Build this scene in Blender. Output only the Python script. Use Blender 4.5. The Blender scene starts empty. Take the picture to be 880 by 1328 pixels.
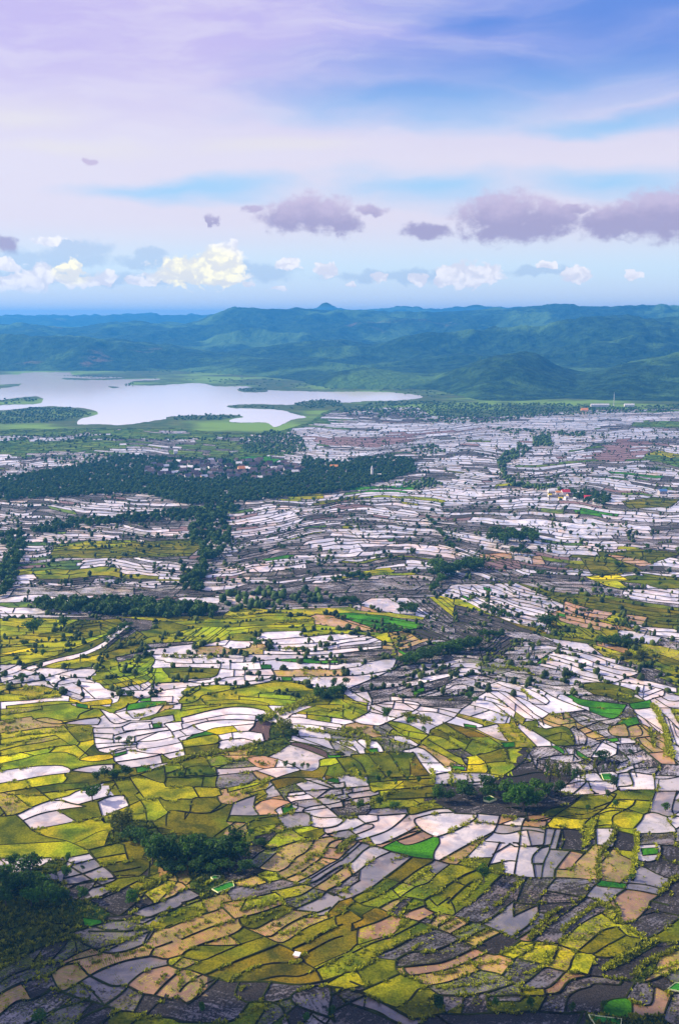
HAZE_COL = (.07, .42, 1.0); HAZE_D = 8.4e-5; SUN_E = 5.0; SKY_C = .64; EXPO = .80
# ---- field pattern: hand-surveyed bank lines and plot types, sheet by sheet
# sheet = (x0, y0, scale, (xmin,ymin,xmax,ymax) kept, bank lines, plot seeds, plant rows)
SHEETS = []
SHEETS.append((0,1170,3.667,(-20,1175,230,1340),
"""0,315 100,265 200,215 290,185 360,165|0,260 80,215 150,190 250,150 320,130|0,385 50,352 120,325 200,300 300,280 370,245 440,220|0,440 60,405 150,370 240,345 300,305 370,292
0,540 80,475 160,465 240,420|130,579 250,520 400,470 430,445|240,405 300,425 350,400 430,350 500,315 600,280 715,258|370,295 410,335 425,350 530,400 600,400 680,440
600,400 650,355 700,325 800,300|300,300 350,280 480,248|430,215 510,245 600,235 680,205|680,205 730,220 820,190 880,170|730,225 715,255 740,262 800,272 880,240|800,272 800,300 870,320
735,445 780,395 860,325 880,315|830,470 880,405|680,440 735,448 800,465 880,485|240,410 390,462 500,492 570,518 640,525 720,545|500,490 560,450 610,405|350,579 430,530 520,495|640,520 680,445
700,535 770,460|480,579 560,525|510,70 600,60 700,20 750,0|620,55 700,75 760,55 880,10|735,145 800,115 880,85|420,140 600,140 680,125 730,135|735,135 700,190 680,205|500,85 560,90 640,80 700,75
0,170 60,125 120,110|110,105 200,100 350,110|360,165 400,200 430,215|720,545 880,560|0,120 100,60 200,30 330,20""",
"""60,190 V;40,280 V;150,250 G;230,240 g;330,235 G;100,320 G;200,310 G;100,380 G;190,400 g;60,450 P;200,500 g;60,560 g;330,350 P;450,390 g;380,430 G;320,540 G;440,545 d;520,440 g;600,460 g;560,330 l;680,380 p;500,280 P;400,260 P;600,210 l;550,170 G;780,190 P;820,230 P;850,60 O;780,30 l;800,370 p;860,370 P;860,290 y;860,440 p;720,480 d;800,510 d;600,560 o;700,560 O;850,570 d;250,50 V;400,40 V;440,100 e;650,20 d""",
"""170,330 230,380|320,430 430,440|430,300 480,280|520,270 690,225|735,410 800,330|740,100 860,60|500,200 600,170|0,200 150,130|0,260 100,215 180,180|190,240 180,330|360,160 430,200|600,120 720,120|50,390 20,410|700,555 780,550|845,420 875,370"""))
SHEETS.append((220,1170,3.667,(230,1175,450,1340),
"""0,35 60,15 120,0|0,115 80,80 160,60 240,35|190,0 240,20 300,75 315,85|315,80 400,60 480,35 540,10|0,205 100,160 200,120 315,85|0,270 20,270 90,230 160,200 300,155 350,120|330,88 350,120 440,160
350,115 400,130 480,90 580,40 650,10 680,0|430,160 480,165 560,110 640,70 720,45 800,10|540,0 580,35 640,45|440,160 515,195 560,185 640,130 720,95 800,65 850,45 880,45|290,165 335,200|60,265 150,280 230,250 335,205 440,170
0,310 60,320 130,290 150,280|60,320 0,365|60,320 110,330 200,360 300,380 450,380 480,385|210,330 300,290 400,250 515,205|515,200 600,240 640,290 690,320 720,370|580,225 650,195 720,150 800,115 880,90|620,260 700,215 780,175 880,150
310,360 380,320 480,295 600,290 640,280|420,375 520,355 620,355 700,320 800,270 880,240|480,380 600,395 700,385 760,370 880,325|720,400 800,410 880,410|25,470 60,410 110,370 150,350|90,480 130,450 160,400 210,370|0,460 80,485
330,385 310,440 340,465 370,480|481,385 430,475|370,480 430,475 520,490 560,560|700,400 620,420 575,450 600,490 700,530 760,550|760,410 770,450 760,510 790,570|830,370 880,380|780,420 830,470 880,490|0,570 200,575 310,560 375,480|60,265 20,300 0,310""",
"""80,40 O;150,100 P;160,165 P;200,230 o;370,160 o;420,40 P;430,105 o;600,5 l;720,25 l;520,110 P;650,110 P;720,130 o;740,170 b;280,280 o;450,260 b;500,320 b;580,370 b;780,220 b;780,320 O;860,350 o;820,390 y;50,290 Y;20,330 y;40,400 p;100,420 p;250,420 d;150,500 d;400,430 d;520,440 d;660,460 g;820,450 g;400,540 O;480,520 G;600,560 d;100,540 d;690,560 g;840,540 d;20,235 P;240,185 P""",
"""10,70 130,20|320,50 440,15 530,0|350,110 560,20|520,155 600,130 660,75 740,65|470,120 530,110|20,420 70,370|140,400 160,360|330,550 430,500|790,330 870,280|60,345 130,340|20,160 200,90|780,45 840,30|310,440 370,400"""))
SHEETS.append((440,1170,3.667,(450,1175,670,1340),
"""0,165 80,130 180,95 255,60|0,15 40,10|60,15 180,30 260,65 380,95 455,130|60,45 110,80|0,75 40,40 110,80 0,125|0,270 60,245 150,200 250,165 330,125 380,100|180,250 250,225 350,170 460,125
180,30 260,0|290,65 380,10|380,85 450,55|470,110 545,65|380,10 450,50 540,65 620,95 660,100|455,125 520,85 545,70|545,60 600,20 620,0|660,100 720,80 820,5 880,-20|660,100 740,135 850,180 880,185|820,160 880,120
455,128 530,155 580,185 640,215|530,150 620,100|640,215 700,180 760,150|580,185 690,130|640,215 690,240 760,250 860,185|760,250 830,270 880,240|270,275 340,240 440,235 520,205 560,180|270,275 265,310 300,310 400,300 480,290 560,260 640,220
300,310 330,350 420,340 520,320 620,280 690,245|265,310 280,340 360,370 410,400|150,265 265,280|0,360 80,320 160,280|0,360 100,400|100,425 180,390 280,345|100,425 180,470 270,505|270,505 330,470 370,420 410,400|410,400 520,380 600,350 670,325
640,300 670,325 760,345 830,385|410,400 460,435 490,445 600,445 700,430 800,400 880,385|780,340 830,280|590,440 580,530|700,435 710,520 760,525|500,530 600,535 760,525 880,530|720,450 880,440|0,410 100,425|0,415 120,440 250,505 350,560
0,470 150,520 280,579|480,440 500,530|350,560 500,530""",
"""100,20 o;150,0 G;270,20 g;60,60 b;20,80 o;150,80 b;200,130 k;330,150 O;150,230 O;80,280 O;150,330 o;50,390 y;250,420 y;330,510 O;430,440 O;420,20 O;500,25 O;370,55 p;420,80 g;480,75 P;540,110 P;620,130 G;700,30 g;780,90 l;850,150 g;690,155 P;760,200 d;400,200 g;450,250 g;480,300 p;400,355 P;560,330 P;730,290 P;840,310 G;620,380 G;540,425 G;540,490 g;640,490 g;820,460 g;820,490 O;200,480 l;100,550 d;700,560 d;830,230 Y;60,20 o;560,530 O""",
"""160,250 440,130|60,350 20,320 60,270 130,230|500,130 570,90|530,160 640,120|600,190 720,130|640,290 800,290|540,310 620,290|450,350 560,330|450,410 600,400 740,380|330,20 380,5|680,50 760,10|420,80 480,60|780,240 870,210|470,450 480,520|590,400 590,460|700,430 720,500|340,230 400,200"""))
SHEETS.append((660,1170,4.0,(670,1175,900,1340),
"""145,0 150,50 110,110 60,150 0,178|0,5 130,15|150,55 200,60 240,45|250,210 310,170 350,130 430,80 490,50 530,0|160,160 220,100 300,50 360,0|150,205 255,225|0,180 70,205 150,210|470,55 530,95 560,115|600,110 660,90 720,30 770,0
560,115 600,110 640,150 690,190 700,195|700,195 780,160 880,85|780,10 880,25|255,225 360,260|360,250 420,200 480,150 560,130|360,260 430,270 500,230 600,175|560,130 600,170 640,185 690,190|430,270 450,285 520,290 600,270 690,200
690,200 780,210 880,205|0,240 130,210|0,330 50,290 135,220|50,300 200,320 250,240|200,340 300,360 320,310 350,260|300,360 420,380|410,375 440,300 450,285|0,440 80,420 180,340|50,450 150,450 210,440 290,360|180,455 185,480
190,480 260,470 310,410 420,385|290,575 300,500 350,460 420,440 440,425 570,430 575,400|430,385 575,400 640,410 700,420|0,490 190,490|0,575 150,570 290,580 400,570|150,570 190,490|650,420 600,500
480,530 520,510 600,500 640,520 730,535 750,440|635,520 640,600|480,530 490,590 600,605 640,600 740,590|750,435 820,470 840,480 810,560 800,600|700,420 760,400 840,360 880,350|490,360 600,320 700,260 770,215|640,400 720,330 800,280 880,250
820,460 860,425 880,430|820,460 880,475|400,595 490,590|400,595 430,632|580,615 580,632""",
"""60,80 l;100,90 l;230,20 d;100,180 p;260,130 g;200,180 g;400,120 Y;500,70 Y;430,200 o;540,220 O;620,40 p;680,40 p;740,90 g;840,160 o;830,20 d;50,240 Y;150,270 Y;250,310 Y;370,320 y;480,330 d;600,300 V;650,350 d;700,350 V;820,310 P;860,370 G;780,420 d;80,370 G;180,390 g;120,465 o;250,430 k;380,430 g;500,460 d;700,470 g;720,560 p;560,560 e;500,610 e;850,450 e;850,530 g;100,530 O;220,520 g;100,610 d;700,620 V;800,380 P""",
"""100,200 150,130 220,60 260,40 s|270,160 400,50 480,15 560,60 580,120 s|600,130 690,180 s|270,220 450,160|160,300 240,250|330,240 350,300|430,340 450,270|490,350 600,280 760,200 s|640,380 720,310 870,240 s|60,380 180,340|740,370 880,310|20,270 90,215|290,30 350,0|640,60 700,30|620,590 700,610 s|740,590 800,600|820,220 880,215|400,580 440,600"""))
SHEETS.append((0,1020,3.667,(-20,1030,230,1175),
"""0,30 80,15 180,5 230,0|175,12 245,68|0,100 20,125 30,140|0,145 80,135 165,95 250,65 330,45 400,15 470,0|80,140 110,165 150,208|115,162 200,130 320,108 410,98|150,208 280,185 400,160 475,148|300,68 340,82 410,95|245,68 300,68
465,75 520,50 590,42|465,75 485,140 500,175|590,42 615,90 605,120|420,75 530,45|625,35 660,60 690,110 700,195|670,68 760,55|150,208 220,240 320,262 420,305|0,280 150,272 320,262|0,345 100,340 200,342 320,340 420,322|420,305 500,285 560,270
420,305 450,345 490,380 530,410 550,440|455,345 540,330 600,320|490,375 560,362 610,355|530,412 600,400 670,385|560,440 640,430 690,425|580,490 640,460 720,420|220,420 330,380 450,345|300,440 400,415 490,380|320,490 400,455 520,440|340,385 405,425 470,465 510,480
440,485 520,460 555,445|600,320 590,280|680,580 760,550 880,500|640,560 700,500 780,450 850,415 880,410|660,520 720,490 800,450|470,540 560,500 640,460 760,410|760,0 765,50 790,70 880,68|880,118 800,120 790,190|770,10 880,8""",
"""60,70 Y;120,50 y;300,30 y;200,110 w;380,65 w;230,165 w;430,125 o;540,80 w;490,30 w;580,20 y;650,120 y;720,30 y;740,120 y;820,35 y;840,90 o;840,150 o;60,210 o;300,220 y;450,240 y;200,305 y;320,360 w;60,380 w;500,310 o;530,345 y;580,380 o;620,420 o;620,450 o;640,300 o;420,385 l;350,415 l;490,420 l;390,440 l;490,490 l;530,455 l;370,480 d;520,540 d;700,470 O;760,500 Y;820,560 l;100,480 V;250,500 V;640,210 V;780,300 V;700,430 d;850,450 P;560,520 d""",
"""640,500 740,460 880,390 s|680,540 820,470|565,430 590,430|480,500 560,480|30,90 90,70"""))
SHEETS.append((220,1020,3.667,(230,1030,450,1175),
"""0,60 110,62|120,0 118,60|125,55 220,50 230,10 235,0|100,65 95,110|0,120 60,122 130,130 200,125 270,90|225,50 240,80 300,90|70,160 100,125|190,130 240,90|230,45 300,30 400,0|300,82 360,58 420,38 480,20|300,85 290,135|410,40 400,100 420,130|480,135 400,140
275,140 400,142 520,135|430,75 480,60 560,70 580,85|400,95 430,70|580,85 620,98 650,105|500,120 520,140|500,110 560,85 580,80|620,120 660,100 720,90 740,85|640,120 700,110|520,0 550,50 580,85|550,50 600,45 650,40|580,72 640,65 690,60
650,30 700,65 760,110 800,145|620,0 650,30|640,35 740,20 880,-20|690,60 780,45 880,30|740,90 830,70 880,60|770,105 880,92|800,130 880,118|520,140 600,125 660,130 670,160 670,190|660,135 720,150 800,148 825,160
670,190 720,200 790,190 825,165 840,145 880,140|515,150 530,180 560,205 600,195 670,190|365,180 420,155 520,140|365,180 370,210|370,210 440,190 540,175|270,170 360,175|280,230 365,180|480,220 580,200|400,240 490,220|580,205 640,245 700,250
620,225 680,210 730,200|730,200 740,225 810,215 880,195|740,225 790,245 850,240 880,225|700,250 760,240 800,250|360,265 420,285 490,300|410,240 400,260 360,275|370,370 440,310 520,290 600,265 690,250|370,370 410,390 430,385
430,385 470,350 530,295|400,380 450,400 510,410|510,410 560,385 600,340 650,310 690,255|510,410 520,430 550,440|550,440 620,410 680,370 720,340 760,270 830,250|740,290 790,295|600,460 680,420 760,370 800,350 850,300 880,280|720,340 800,350
640,470 700,450 760,410 830,370 880,340|680,485 750,440 800,405 850,370 880,350|800,405 865,420|740,500 800,470 865,425 880,415|680,485 740,500 800,520 820,530|320,450 400,425 450,405|310,475 400,475 480,455 550,440|545,445 620,465 680,480
480,500 540,490 620,470|250,555 350,540 420,525 500,505|540,535 620,520 680,485|500,505 540,535 545,560|600,580 680,545 740,510|545,560 600,580 640,587|0,455 60,460 85,485|0,525 85,485|85,485 150,520|0,560 80,550 150,520|20,587 100,560 180,530
180,530 240,570|200,495 230,510 310,480 300,460 260,465 200,490|180,530 250,510""",
"""50,30 y;170,30 y;40,90 o;160,90 o;30,160 o;120,150 o;230,190 o;240,110 o;270,20 y;310,50 P;350,100 l;460,90 p;440,30 O;420,10 o;570,105 e;600,58 w;520,60 P;500,40 l;600,20 g;600,100 w;680,100 w;700,80 l;720,12 l;800,30 g;720,125 w;830,100 g;780,80 l;840,50 g;330,155 o;440,165 o;460,200 y;320,200 P;520,210 p;430,230 O;600,160 l;650,205 y;690,225 o;750,170 w;810,190 w;760,240 w;840,230 l;540,250 Y;460,330 G;400,270 d;410,310 g;520,350 P;620,300 P;640,360 P;720,300 P;780,270 p;760,320 p;840,270 P;700,400 P;780,400 g;840,320 g;860,370 g;760,450 P;840,460 g;360,410 g;400,450 P;470,430 Y;560,460 g;380,510 g;600,495 Y;620,540 G;300,560 P;420,550 Y;700,560 l;210,520 l;40,490 P;60,530 l;110,570 Y;200,550 P;260,490 e;150,450 V;100,300 V;250,300 V;870,250 Y""",
"""590,400 700,310|620,440 740,360|640,360 760,300|790,320 880,240 s|350,580 500,560|600,550 700,510|280,45 390,20|560,230 640,240|380,210 520,185|750,450 800,430|660,460 640,480|430,430 500,420|310,570 540,530|130,490 200,450|820,530 870,560"""))
SHEETS.append((440,1020,3.667,(450,1030,660,1175),
"""0,45 60,30 110,0|0,70 100,55 170,45|0,100 80,85 150,80|0,125 60,115|20,0 50,40|175,40 300,20 460,5|200,60 320,60 470,50|320,100 400,95 490,92|0,145 60,140 140,135 190,140 320,130|320,100 325,130 350,135 450,110 530,110 545,125
0,148 20,160 15,175 0,180|85,150 130,180 155,180 160,195 130,210 90,225 75,230|0,215 60,205 130,175 180,165 180,145|50,210 75,230|75,260 150,240 230,210 290,165 320,135|85,265 150,280 200,295 240,310|150,280 200,275 260,255 320,225 390,210
545,125 460,130 380,148 355,160 365,185 400,215 440,235 470,240|270,260 340,235 390,212|270,258 310,280 370,270 445,240|470,240 475,270 450,310 445,345|470,240 540,215 600,185 650,150 650,130|545,130 650,135|650,130 760,140|640,170 740,178
760,140 745,190 720,230 680,260 640,300 600,340 560,370|745,182 850,190|860,190 850,270|690,262 760,268 850,275|760,270 730,330 700,390|200,295 215,285 270,258|240,310 300,325 360,340 450,350 520,370 570,375 640,390 710,410 830,422 880,430
850,275 840,350 830,420|760,140 880,140|880,170 860,190|0,330 60,290 85,265|0,395 60,360 110,310 150,285|0,465 80,410 160,350 240,312|0,410 60,420|60,530 140,490 210,440 290,380 340,340|210,435 300,460 355,475|120,550 200,515 300,450 370,400 450,355
250,490 300,455|285,530 360,480 420,460 460,420 520,375|0,520 60,545 150,580|180,585 250,545 320,530 400,545|250,495 290,530|400,545 500,480 580,430 650,400|500,570 560,510 620,460 680,440|560,460 620,480|580,587 660,530 740,450 770,425
350,587 400,545|780,580 840,530 880,450|720,587 800,570 880,545|840,530 880,550|75,230 75,260""",
"""20,20 l;120,20 o;60,60 l;240,20 o;300,45 o;400,30 o;260,90 O;400,105 o;40,90 g;40,115 g;240,120 l;600,20 d;560,80 d;700,100 d;40,190 w;10,160 w;130,155 w;110,200 w;240,160 w;20,230 g;250,210 w;440,125 w;430,180 w;520,200 w;700,155 w;800,160 p;860,160 p;800,225 l;870,240 l;350,245 p;260,280 e;400,290 e;560,280 w;690,310 w;790,340 w;870,350 w;540,345 P;640,375 O;20,270 P;60,320 l;30,360 l;150,330 w;20,440 p;150,410 l;60,490 l;300,400 b;150,500 O;300,485 Y;400,420 Y;450,380 l;450,460 O;550,540 o;560,480 o;470,530 o;650,500 o;700,420 o;700,510 g;800,480 g;230,520 O;260,570 P;820,580 P;860,490 g;380,560 o;40,570 b""",
"""510,210 570,195 640,150|520,350 600,360 720,400|0,290 70,240|110,270 150,260|240,360 320,330|320,470 450,370|20,500 60,510|350,440 440,390|680,450 560,560|800,520 870,450|700,587 780,550|180,60 280,20|350,100 440,100"""))
SHEETS.append((640,1020,3.667,(660,1030,900,1175),
"""150,160 250,160 320,120 380,80 420,45|290,45 360,45 430,40 530,35|530,35 650,30 700,25 770,20|420,185 460,150 520,110 560,70 580,40|560,160 570,140 620,115 660,90 670,65|670,28 670,65|670,68 750,72|560,160 570,190
250,160 260,195 340,205 420,200 430,185|560,195 660,205|150,165 245,165|660,205 700,160 710,135|650,115 710,135|710,135 740,125 780,130 820,145 880,145|770,20 750,72 730,130|770,25 880,30|860,50 845,110 860,140|690,225 780,225 860,218
820,145 840,180 860,200 865,218|0,140 20,140 150,150|20,140 20,185 0,215|20,185 130,190 245,200|150,150 130,190 120,280|250,165 245,200 235,285|245,200 320,205|0,265 60,268 110,272 120,285|120,285 200,288 265,280|290,205 270,275|320,205 300,280
265,280 260,310 235,365 225,435|200,288 220,295 265,283|220,295 185,330 180,360 185,370 235,370|185,370 195,435|120,285 105,360 95,425|30,270 0,320|0,415 60,425 195,435 290,435|265,300 360,308 420,320|290,400 320,360 360,310
290,395 360,395 390,360 420,330 470,280|290,400 285,435|320,205 330,270 310,300|330,200 430,215|310,300 440,310|430,215 420,290|480,200 485,275|485,200 570,200|470,280 560,285|570,200 575,260 560,300|560,300 520,350 500,370
560,300 660,310|500,370 490,400 510,440 480,455|580,210 660,230|665,205 670,280 660,360 655,440|690,225 690,280|690,280 790,280 780,340 740,360 690,355 680,340|790,280 880,285|860,218 860,280|290,435 400,440 510,450 630,465|500,455 490,475 620,488
630,465 625,490|640,462 720,470 800,490|625,490 700,500 790,520|670,380 665,440 650,455|105,555 130,480 150,440|0,587 50,560 105,555|105,555 205,565|205,565 240,500 290,440|260,500 340,515 430,530|430,530 470,480 500,455
340,587 400,560 440,520|440,530 540,555|540,555 580,520 625,490|700,587 740,550 790,515 820,480 880,450|780,555 880,580""",
"""60,60 d;250,90 d;300,80 d;330,110 o;440,90 o;500,150 y;480,80 o;620,60 o;720,45 o;700,95 y;620,150 y;600,180 y;300,180 y;380,180 y;400,20 w;510,15 w;690,10 w;820,10 l;820,60 l;870,100 l;780,180 w;860,160 w;750,240 g;870,250 g;10,160 w;80,165 w;200,180 p;60,230 l;180,240 l;260,240 l;300,240 l;380,250 d;520,240 w;620,250 d;740,310 e;80,330 w;160,340 w;20,350 w;220,330 l;215,395 l;260,380 l;310,320 l;350,360 p;430,370 P;600,370 P;800,380 g;550,470 e;700,480 l;520,510 l;650,540 p;60,470 g;200,480 g;350,480 g;300,540 g;150,575 g;480,560 g;840,520 d;740,570 d;670,320 Y""",
"""425,290 450,230 490,150 s|440,290 470,220|570,190 560,260 500,330 500,440 s|545,270 490,320|670,210 680,270 655,440 s|780,520 820,470 880,430 s|0,560 60,530 130,430|290,190 340,195|270,370 290,400|770,270 780,330|620,430 620,480|460,440 440,490|380,560 420,530|530,530 560,510"""))
SHEETS.append((0,890,3.667,(-20,900,230,1030),
"""0,75 100,70 200,60 300,45|0,40 150,30 260,20|270,5 320,35 340,60 380,70|30,95 130,85 280,72 380,80|380,70 390,80 450,70 530,62|350,10 400,5 420,15 395,40 400,55 380,70|400,60 480,60 545,50 550,30 520,10 480,5|545,50 580,45 650,48
640,60 720,55 735,30 740,0|560,25 600,15 700,0|720,55 800,50 880,45|720,45 760,25 880,-5|0,110 150,100 300,85 370,85|340,90 400,105 480,110 540,135|430,95 530,85 525,60|0,140 120,125 200,110|0,165 80,155 150,145|150,145 180,165 250,180 290,180
370,155 380,135 440,110|290,180 380,160 470,150|155,160 220,150 300,165 370,155|550,120 600,100 610,80|600,95 620,85 700,75 790,72|525,85 560,75 570,50|480,95 520,100 530,90|620,115 720,100 790,80 830,80|790,72 800,90 860,85
640,160 720,140 800,110 865,90|540,120 580,155 630,165 720,160|610,85 600,120 630,150|290,180 400,185 465,185|500,140 545,180 620,165|465,150 480,160 465,185|445,200 500,200 580,195 620,175 720,170|720,165 730,200|440,200 445,230 450,270 470,310 520,320
450,225 540,228|450,245 540,255|455,275 560,270 640,265|460,300 560,285 650,280|520,320 560,300 650,290|590,215 700,205 790,195|640,240 740,220 810,210|650,265 740,260 830,240|650,280 655,300 720,295 810,280 850,270|640,265 655,275
620,305 700,320 780,325|540,325 620,305|520,320 540,335 545,360 600,395|600,355 700,340 770,325|770,320 810,350 880,335|780,325 850,310 880,305|600,395 700,380 800,365|780,180 830,165 880,150|720,160 740,150 880,130
780,180 810,210 830,240 860,265 880,290|820,210 880,200|300,180 340,230 380,270|0,225 100,215 200,200 300,195|0,255 120,235 220,225 320,215|0,280 150,255 260,235|0,310 100,285 200,270 290,250|0,335 60,325 150,310 260,290 360,280
0,370 100,350 220,320 320,318 380,350|360,280 420,330|380,350 400,340 450,330 535,325|380,355 460,360 540,345|270,235 340,285|0,405 100,390 200,380 300,380 340,400|340,400 400,385 480,375 560,372|0,465 100,450 200,430 330,415
340,400 330,415|0,510 150,485 250,470 300,460|310,430 320,440 300,465|340,405 450,415 540,405|250,545 400,490 520,455 650,425 760,385 880,345|175,485 235,540|300,465 420,460|390,500 480,480|620,440 680,520 760,530|540,450 590,540
680,430 780,460 780,380|790,480 880,478|760,530 790,480""",
"""50,20 Y;60,60 y;60,100 y;60,130 Y;200,30 Y;250,100 y;200,130 y;300,130 y;300,60 w;480,45 w;430,15 l;360,40 l;470,80 z;390,95 e;600,5 y;640,35 l;540,100 y;560,90 y;690,62 e;720,90 e;760,55 w;800,20 w;800,105 P;720,125 w;830,65 w;600,130 w;580,110 l;660,180 w;850,150 y;800,130 y;60,190 P;200,185 P;60,240 Y;200,250 Y;420,170 l;520,170 l;450,180 l;380,145 y;260,205 Y;380,230 O;330,250 y;60,270 y;200,300 y;60,315 y;60,350 z;300,300 z;450,300 o;400,300 z;460,345 z;100,375 y;400,370 y;500,240 l;520,215 l;520,260 w;560,290 w;600,250 w;700,190 w;740,190 e;700,230 l;740,240 w;740,280 w;700,310 w;570,318 e;650,340 w;820,325 w;850,290 w;720,360 l;840,190 w;850,230 w;100,430 w;260,400 w;460,395 l;200,450 z;60,480 y;400,440 o;300,490 o;60,530 Y;140,510 o;650,410 o;820,380 y;830,440 o;700,480 y;560,490 o;620,530 y;850,510 y;820,360 o;490,510 w;550,540 w;350,540 w;680,395 e""",
"""0,215 130,190|60,240 300,215|380,200 450,250|20,280 200,250|30,10 180,10|700,100 800,85|0,180 100,160|640,150 720,120|780,440 770,470|840,330 870,300|20,130 120,120|100,60 300,50"""))
SHEETS.append((220,890,3.667,(230,900,450,1030),
"""0,45 80,30 200,15 320,10|0,80 80,85 130,70 150,50|80,50 110,40 130,20|0,110 100,95 200,90 300,85 400,90 480,95|0,130 120,110 240,95|0,165 100,140 200,115 300,100 400,105 500,130|150,60 170,85 210,88|200,70 300,65 400,70 470,85|150,45 250,30 330,15
330,50 480,60 600,70|360,10 450,20 560,20|470,90 540,95|480,110 500,130|0,190 80,175 200,150 300,135 410,140|110,185 200,165 300,160 410,165|20,215 80,200 110,185|110,185 135,205 170,215|20,215 40,245|40,245 140,225 170,215 210,200 300,190 400,180
0,205 20,215|170,215 230,235 240,260|230,235 300,220 380,215|240,270 230,295 250,300|60,260 150,240 220,230|100,290 235,275|240,260 300,250|300,220 370,215 440,225|370,215 400,190 410,140|80,250 110,235|0,250 20,245 55,265 75,330|0,290 50,280
0,320 60,310|0,350 80,330 200,310 350,295 430,270 540,235|0,380 80,350 200,330 280,320|430,160 520,120 600,85 690,50|560,145 620,120 690,95|570,150 620,150 700,165 830,185|570,180 680,185 800,210 850,205|520,170 570,150|565,205 650,205 780,230 860,250
580,235 680,245 800,260 880,280|560,255 640,275 740,310 760,330 830,325|590,130 700,140 850,160|690,95 800,120 880,125|690,90 800,90 880,100|560,270 620,270 700,285 800,310 830,325|830,325 880,320|570,280 640,300 740,340|710,355 740,345 850,340
790,345 830,400 850,430 880,440|710,355 710,385 680,405 620,400|460,335 520,350 600,385 620,400|200,340 250,330 430,330|220,395 300,360 370,340 450,330|225,425 320,415 400,405 480,390 600,385|220,395 225,425|0,435 90,435 200,430 225,425
390,410 430,450 470,450|490,445 560,420 620,402|480,450 560,435 700,440|230,495 300,480 380,465 430,455|0,485 110,480 120,545|120,480 230,485 235,500|225,525 300,500 400,475 430,465|230,520 240,550|550,480 650,450 720,445|590,460 650,510 700,545
630,440 720,470 790,490 850,480|560,510 640,500 770,490 880,475|640,540 720,530 880,510|720,450 780,480|720,440 760,465 830,455|480,455 500,480 530,520""",
"""100,20 w;250,10 w;30,60 w;30,95 w;60,65 y;200,45 y;300,40 y;400,40 y;420,80 y;300,75 y;540,50 y;560,90 y;100,120 y;40,145 y;240,85 y;440,100 y;500,105 w;300,120 w;100,160 w;300,150 w;60,190 l;140,200 w;200,175 w;80,220 l;260,175 w;260,205 y;350,190 w;160,255 y;170,295 o;100,243 e;320,235 w;310,270 l;400,235 w;440,205 m;10,230 l;20,270 w;30,310 w;30,330 w;650,70 o;640,115 y;760,100 y;700,150 y;860,140 y;840,170 w;680,165 w;640,195 w;570,155 w;700,215 l;840,230 G;700,235 l;700,255 l;700,297 m;840,300 G;600,320 l;780,330 e;740,360 y;850,360 o;780,400 o;770,445 e;620,430 b;700,410 b;330,310 P;300,340 P;320,375 G;450,360 p;560,370 w;500,410 w;350,400 l;300,450 G;430,440 P;260,350 Y;100,370 o;100,410 o;150,460 o;40,460 o;50,510 y;180,510 y;300,490 y;300,520 P;420,490 Y;540,470 b;480,500 l;600,480 G;680,460 l;680,500 l;840,500 g;840,460 l;800,525 g;600,530 w;860,415 o;430,300 V;520,215 V""",
"""0,370 80,345 200,320 350,295 430,265 s|430,160 520,120 690,50 s|440,170 700,60 s|600,190 760,225|740,250 860,290|640,205 850,240|430,480 470,440 s|270,350 300,350|400,370 470,370|300,520 390,490|810,230 880,250|700,130 860,100|370,300 440,300"""))
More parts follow.
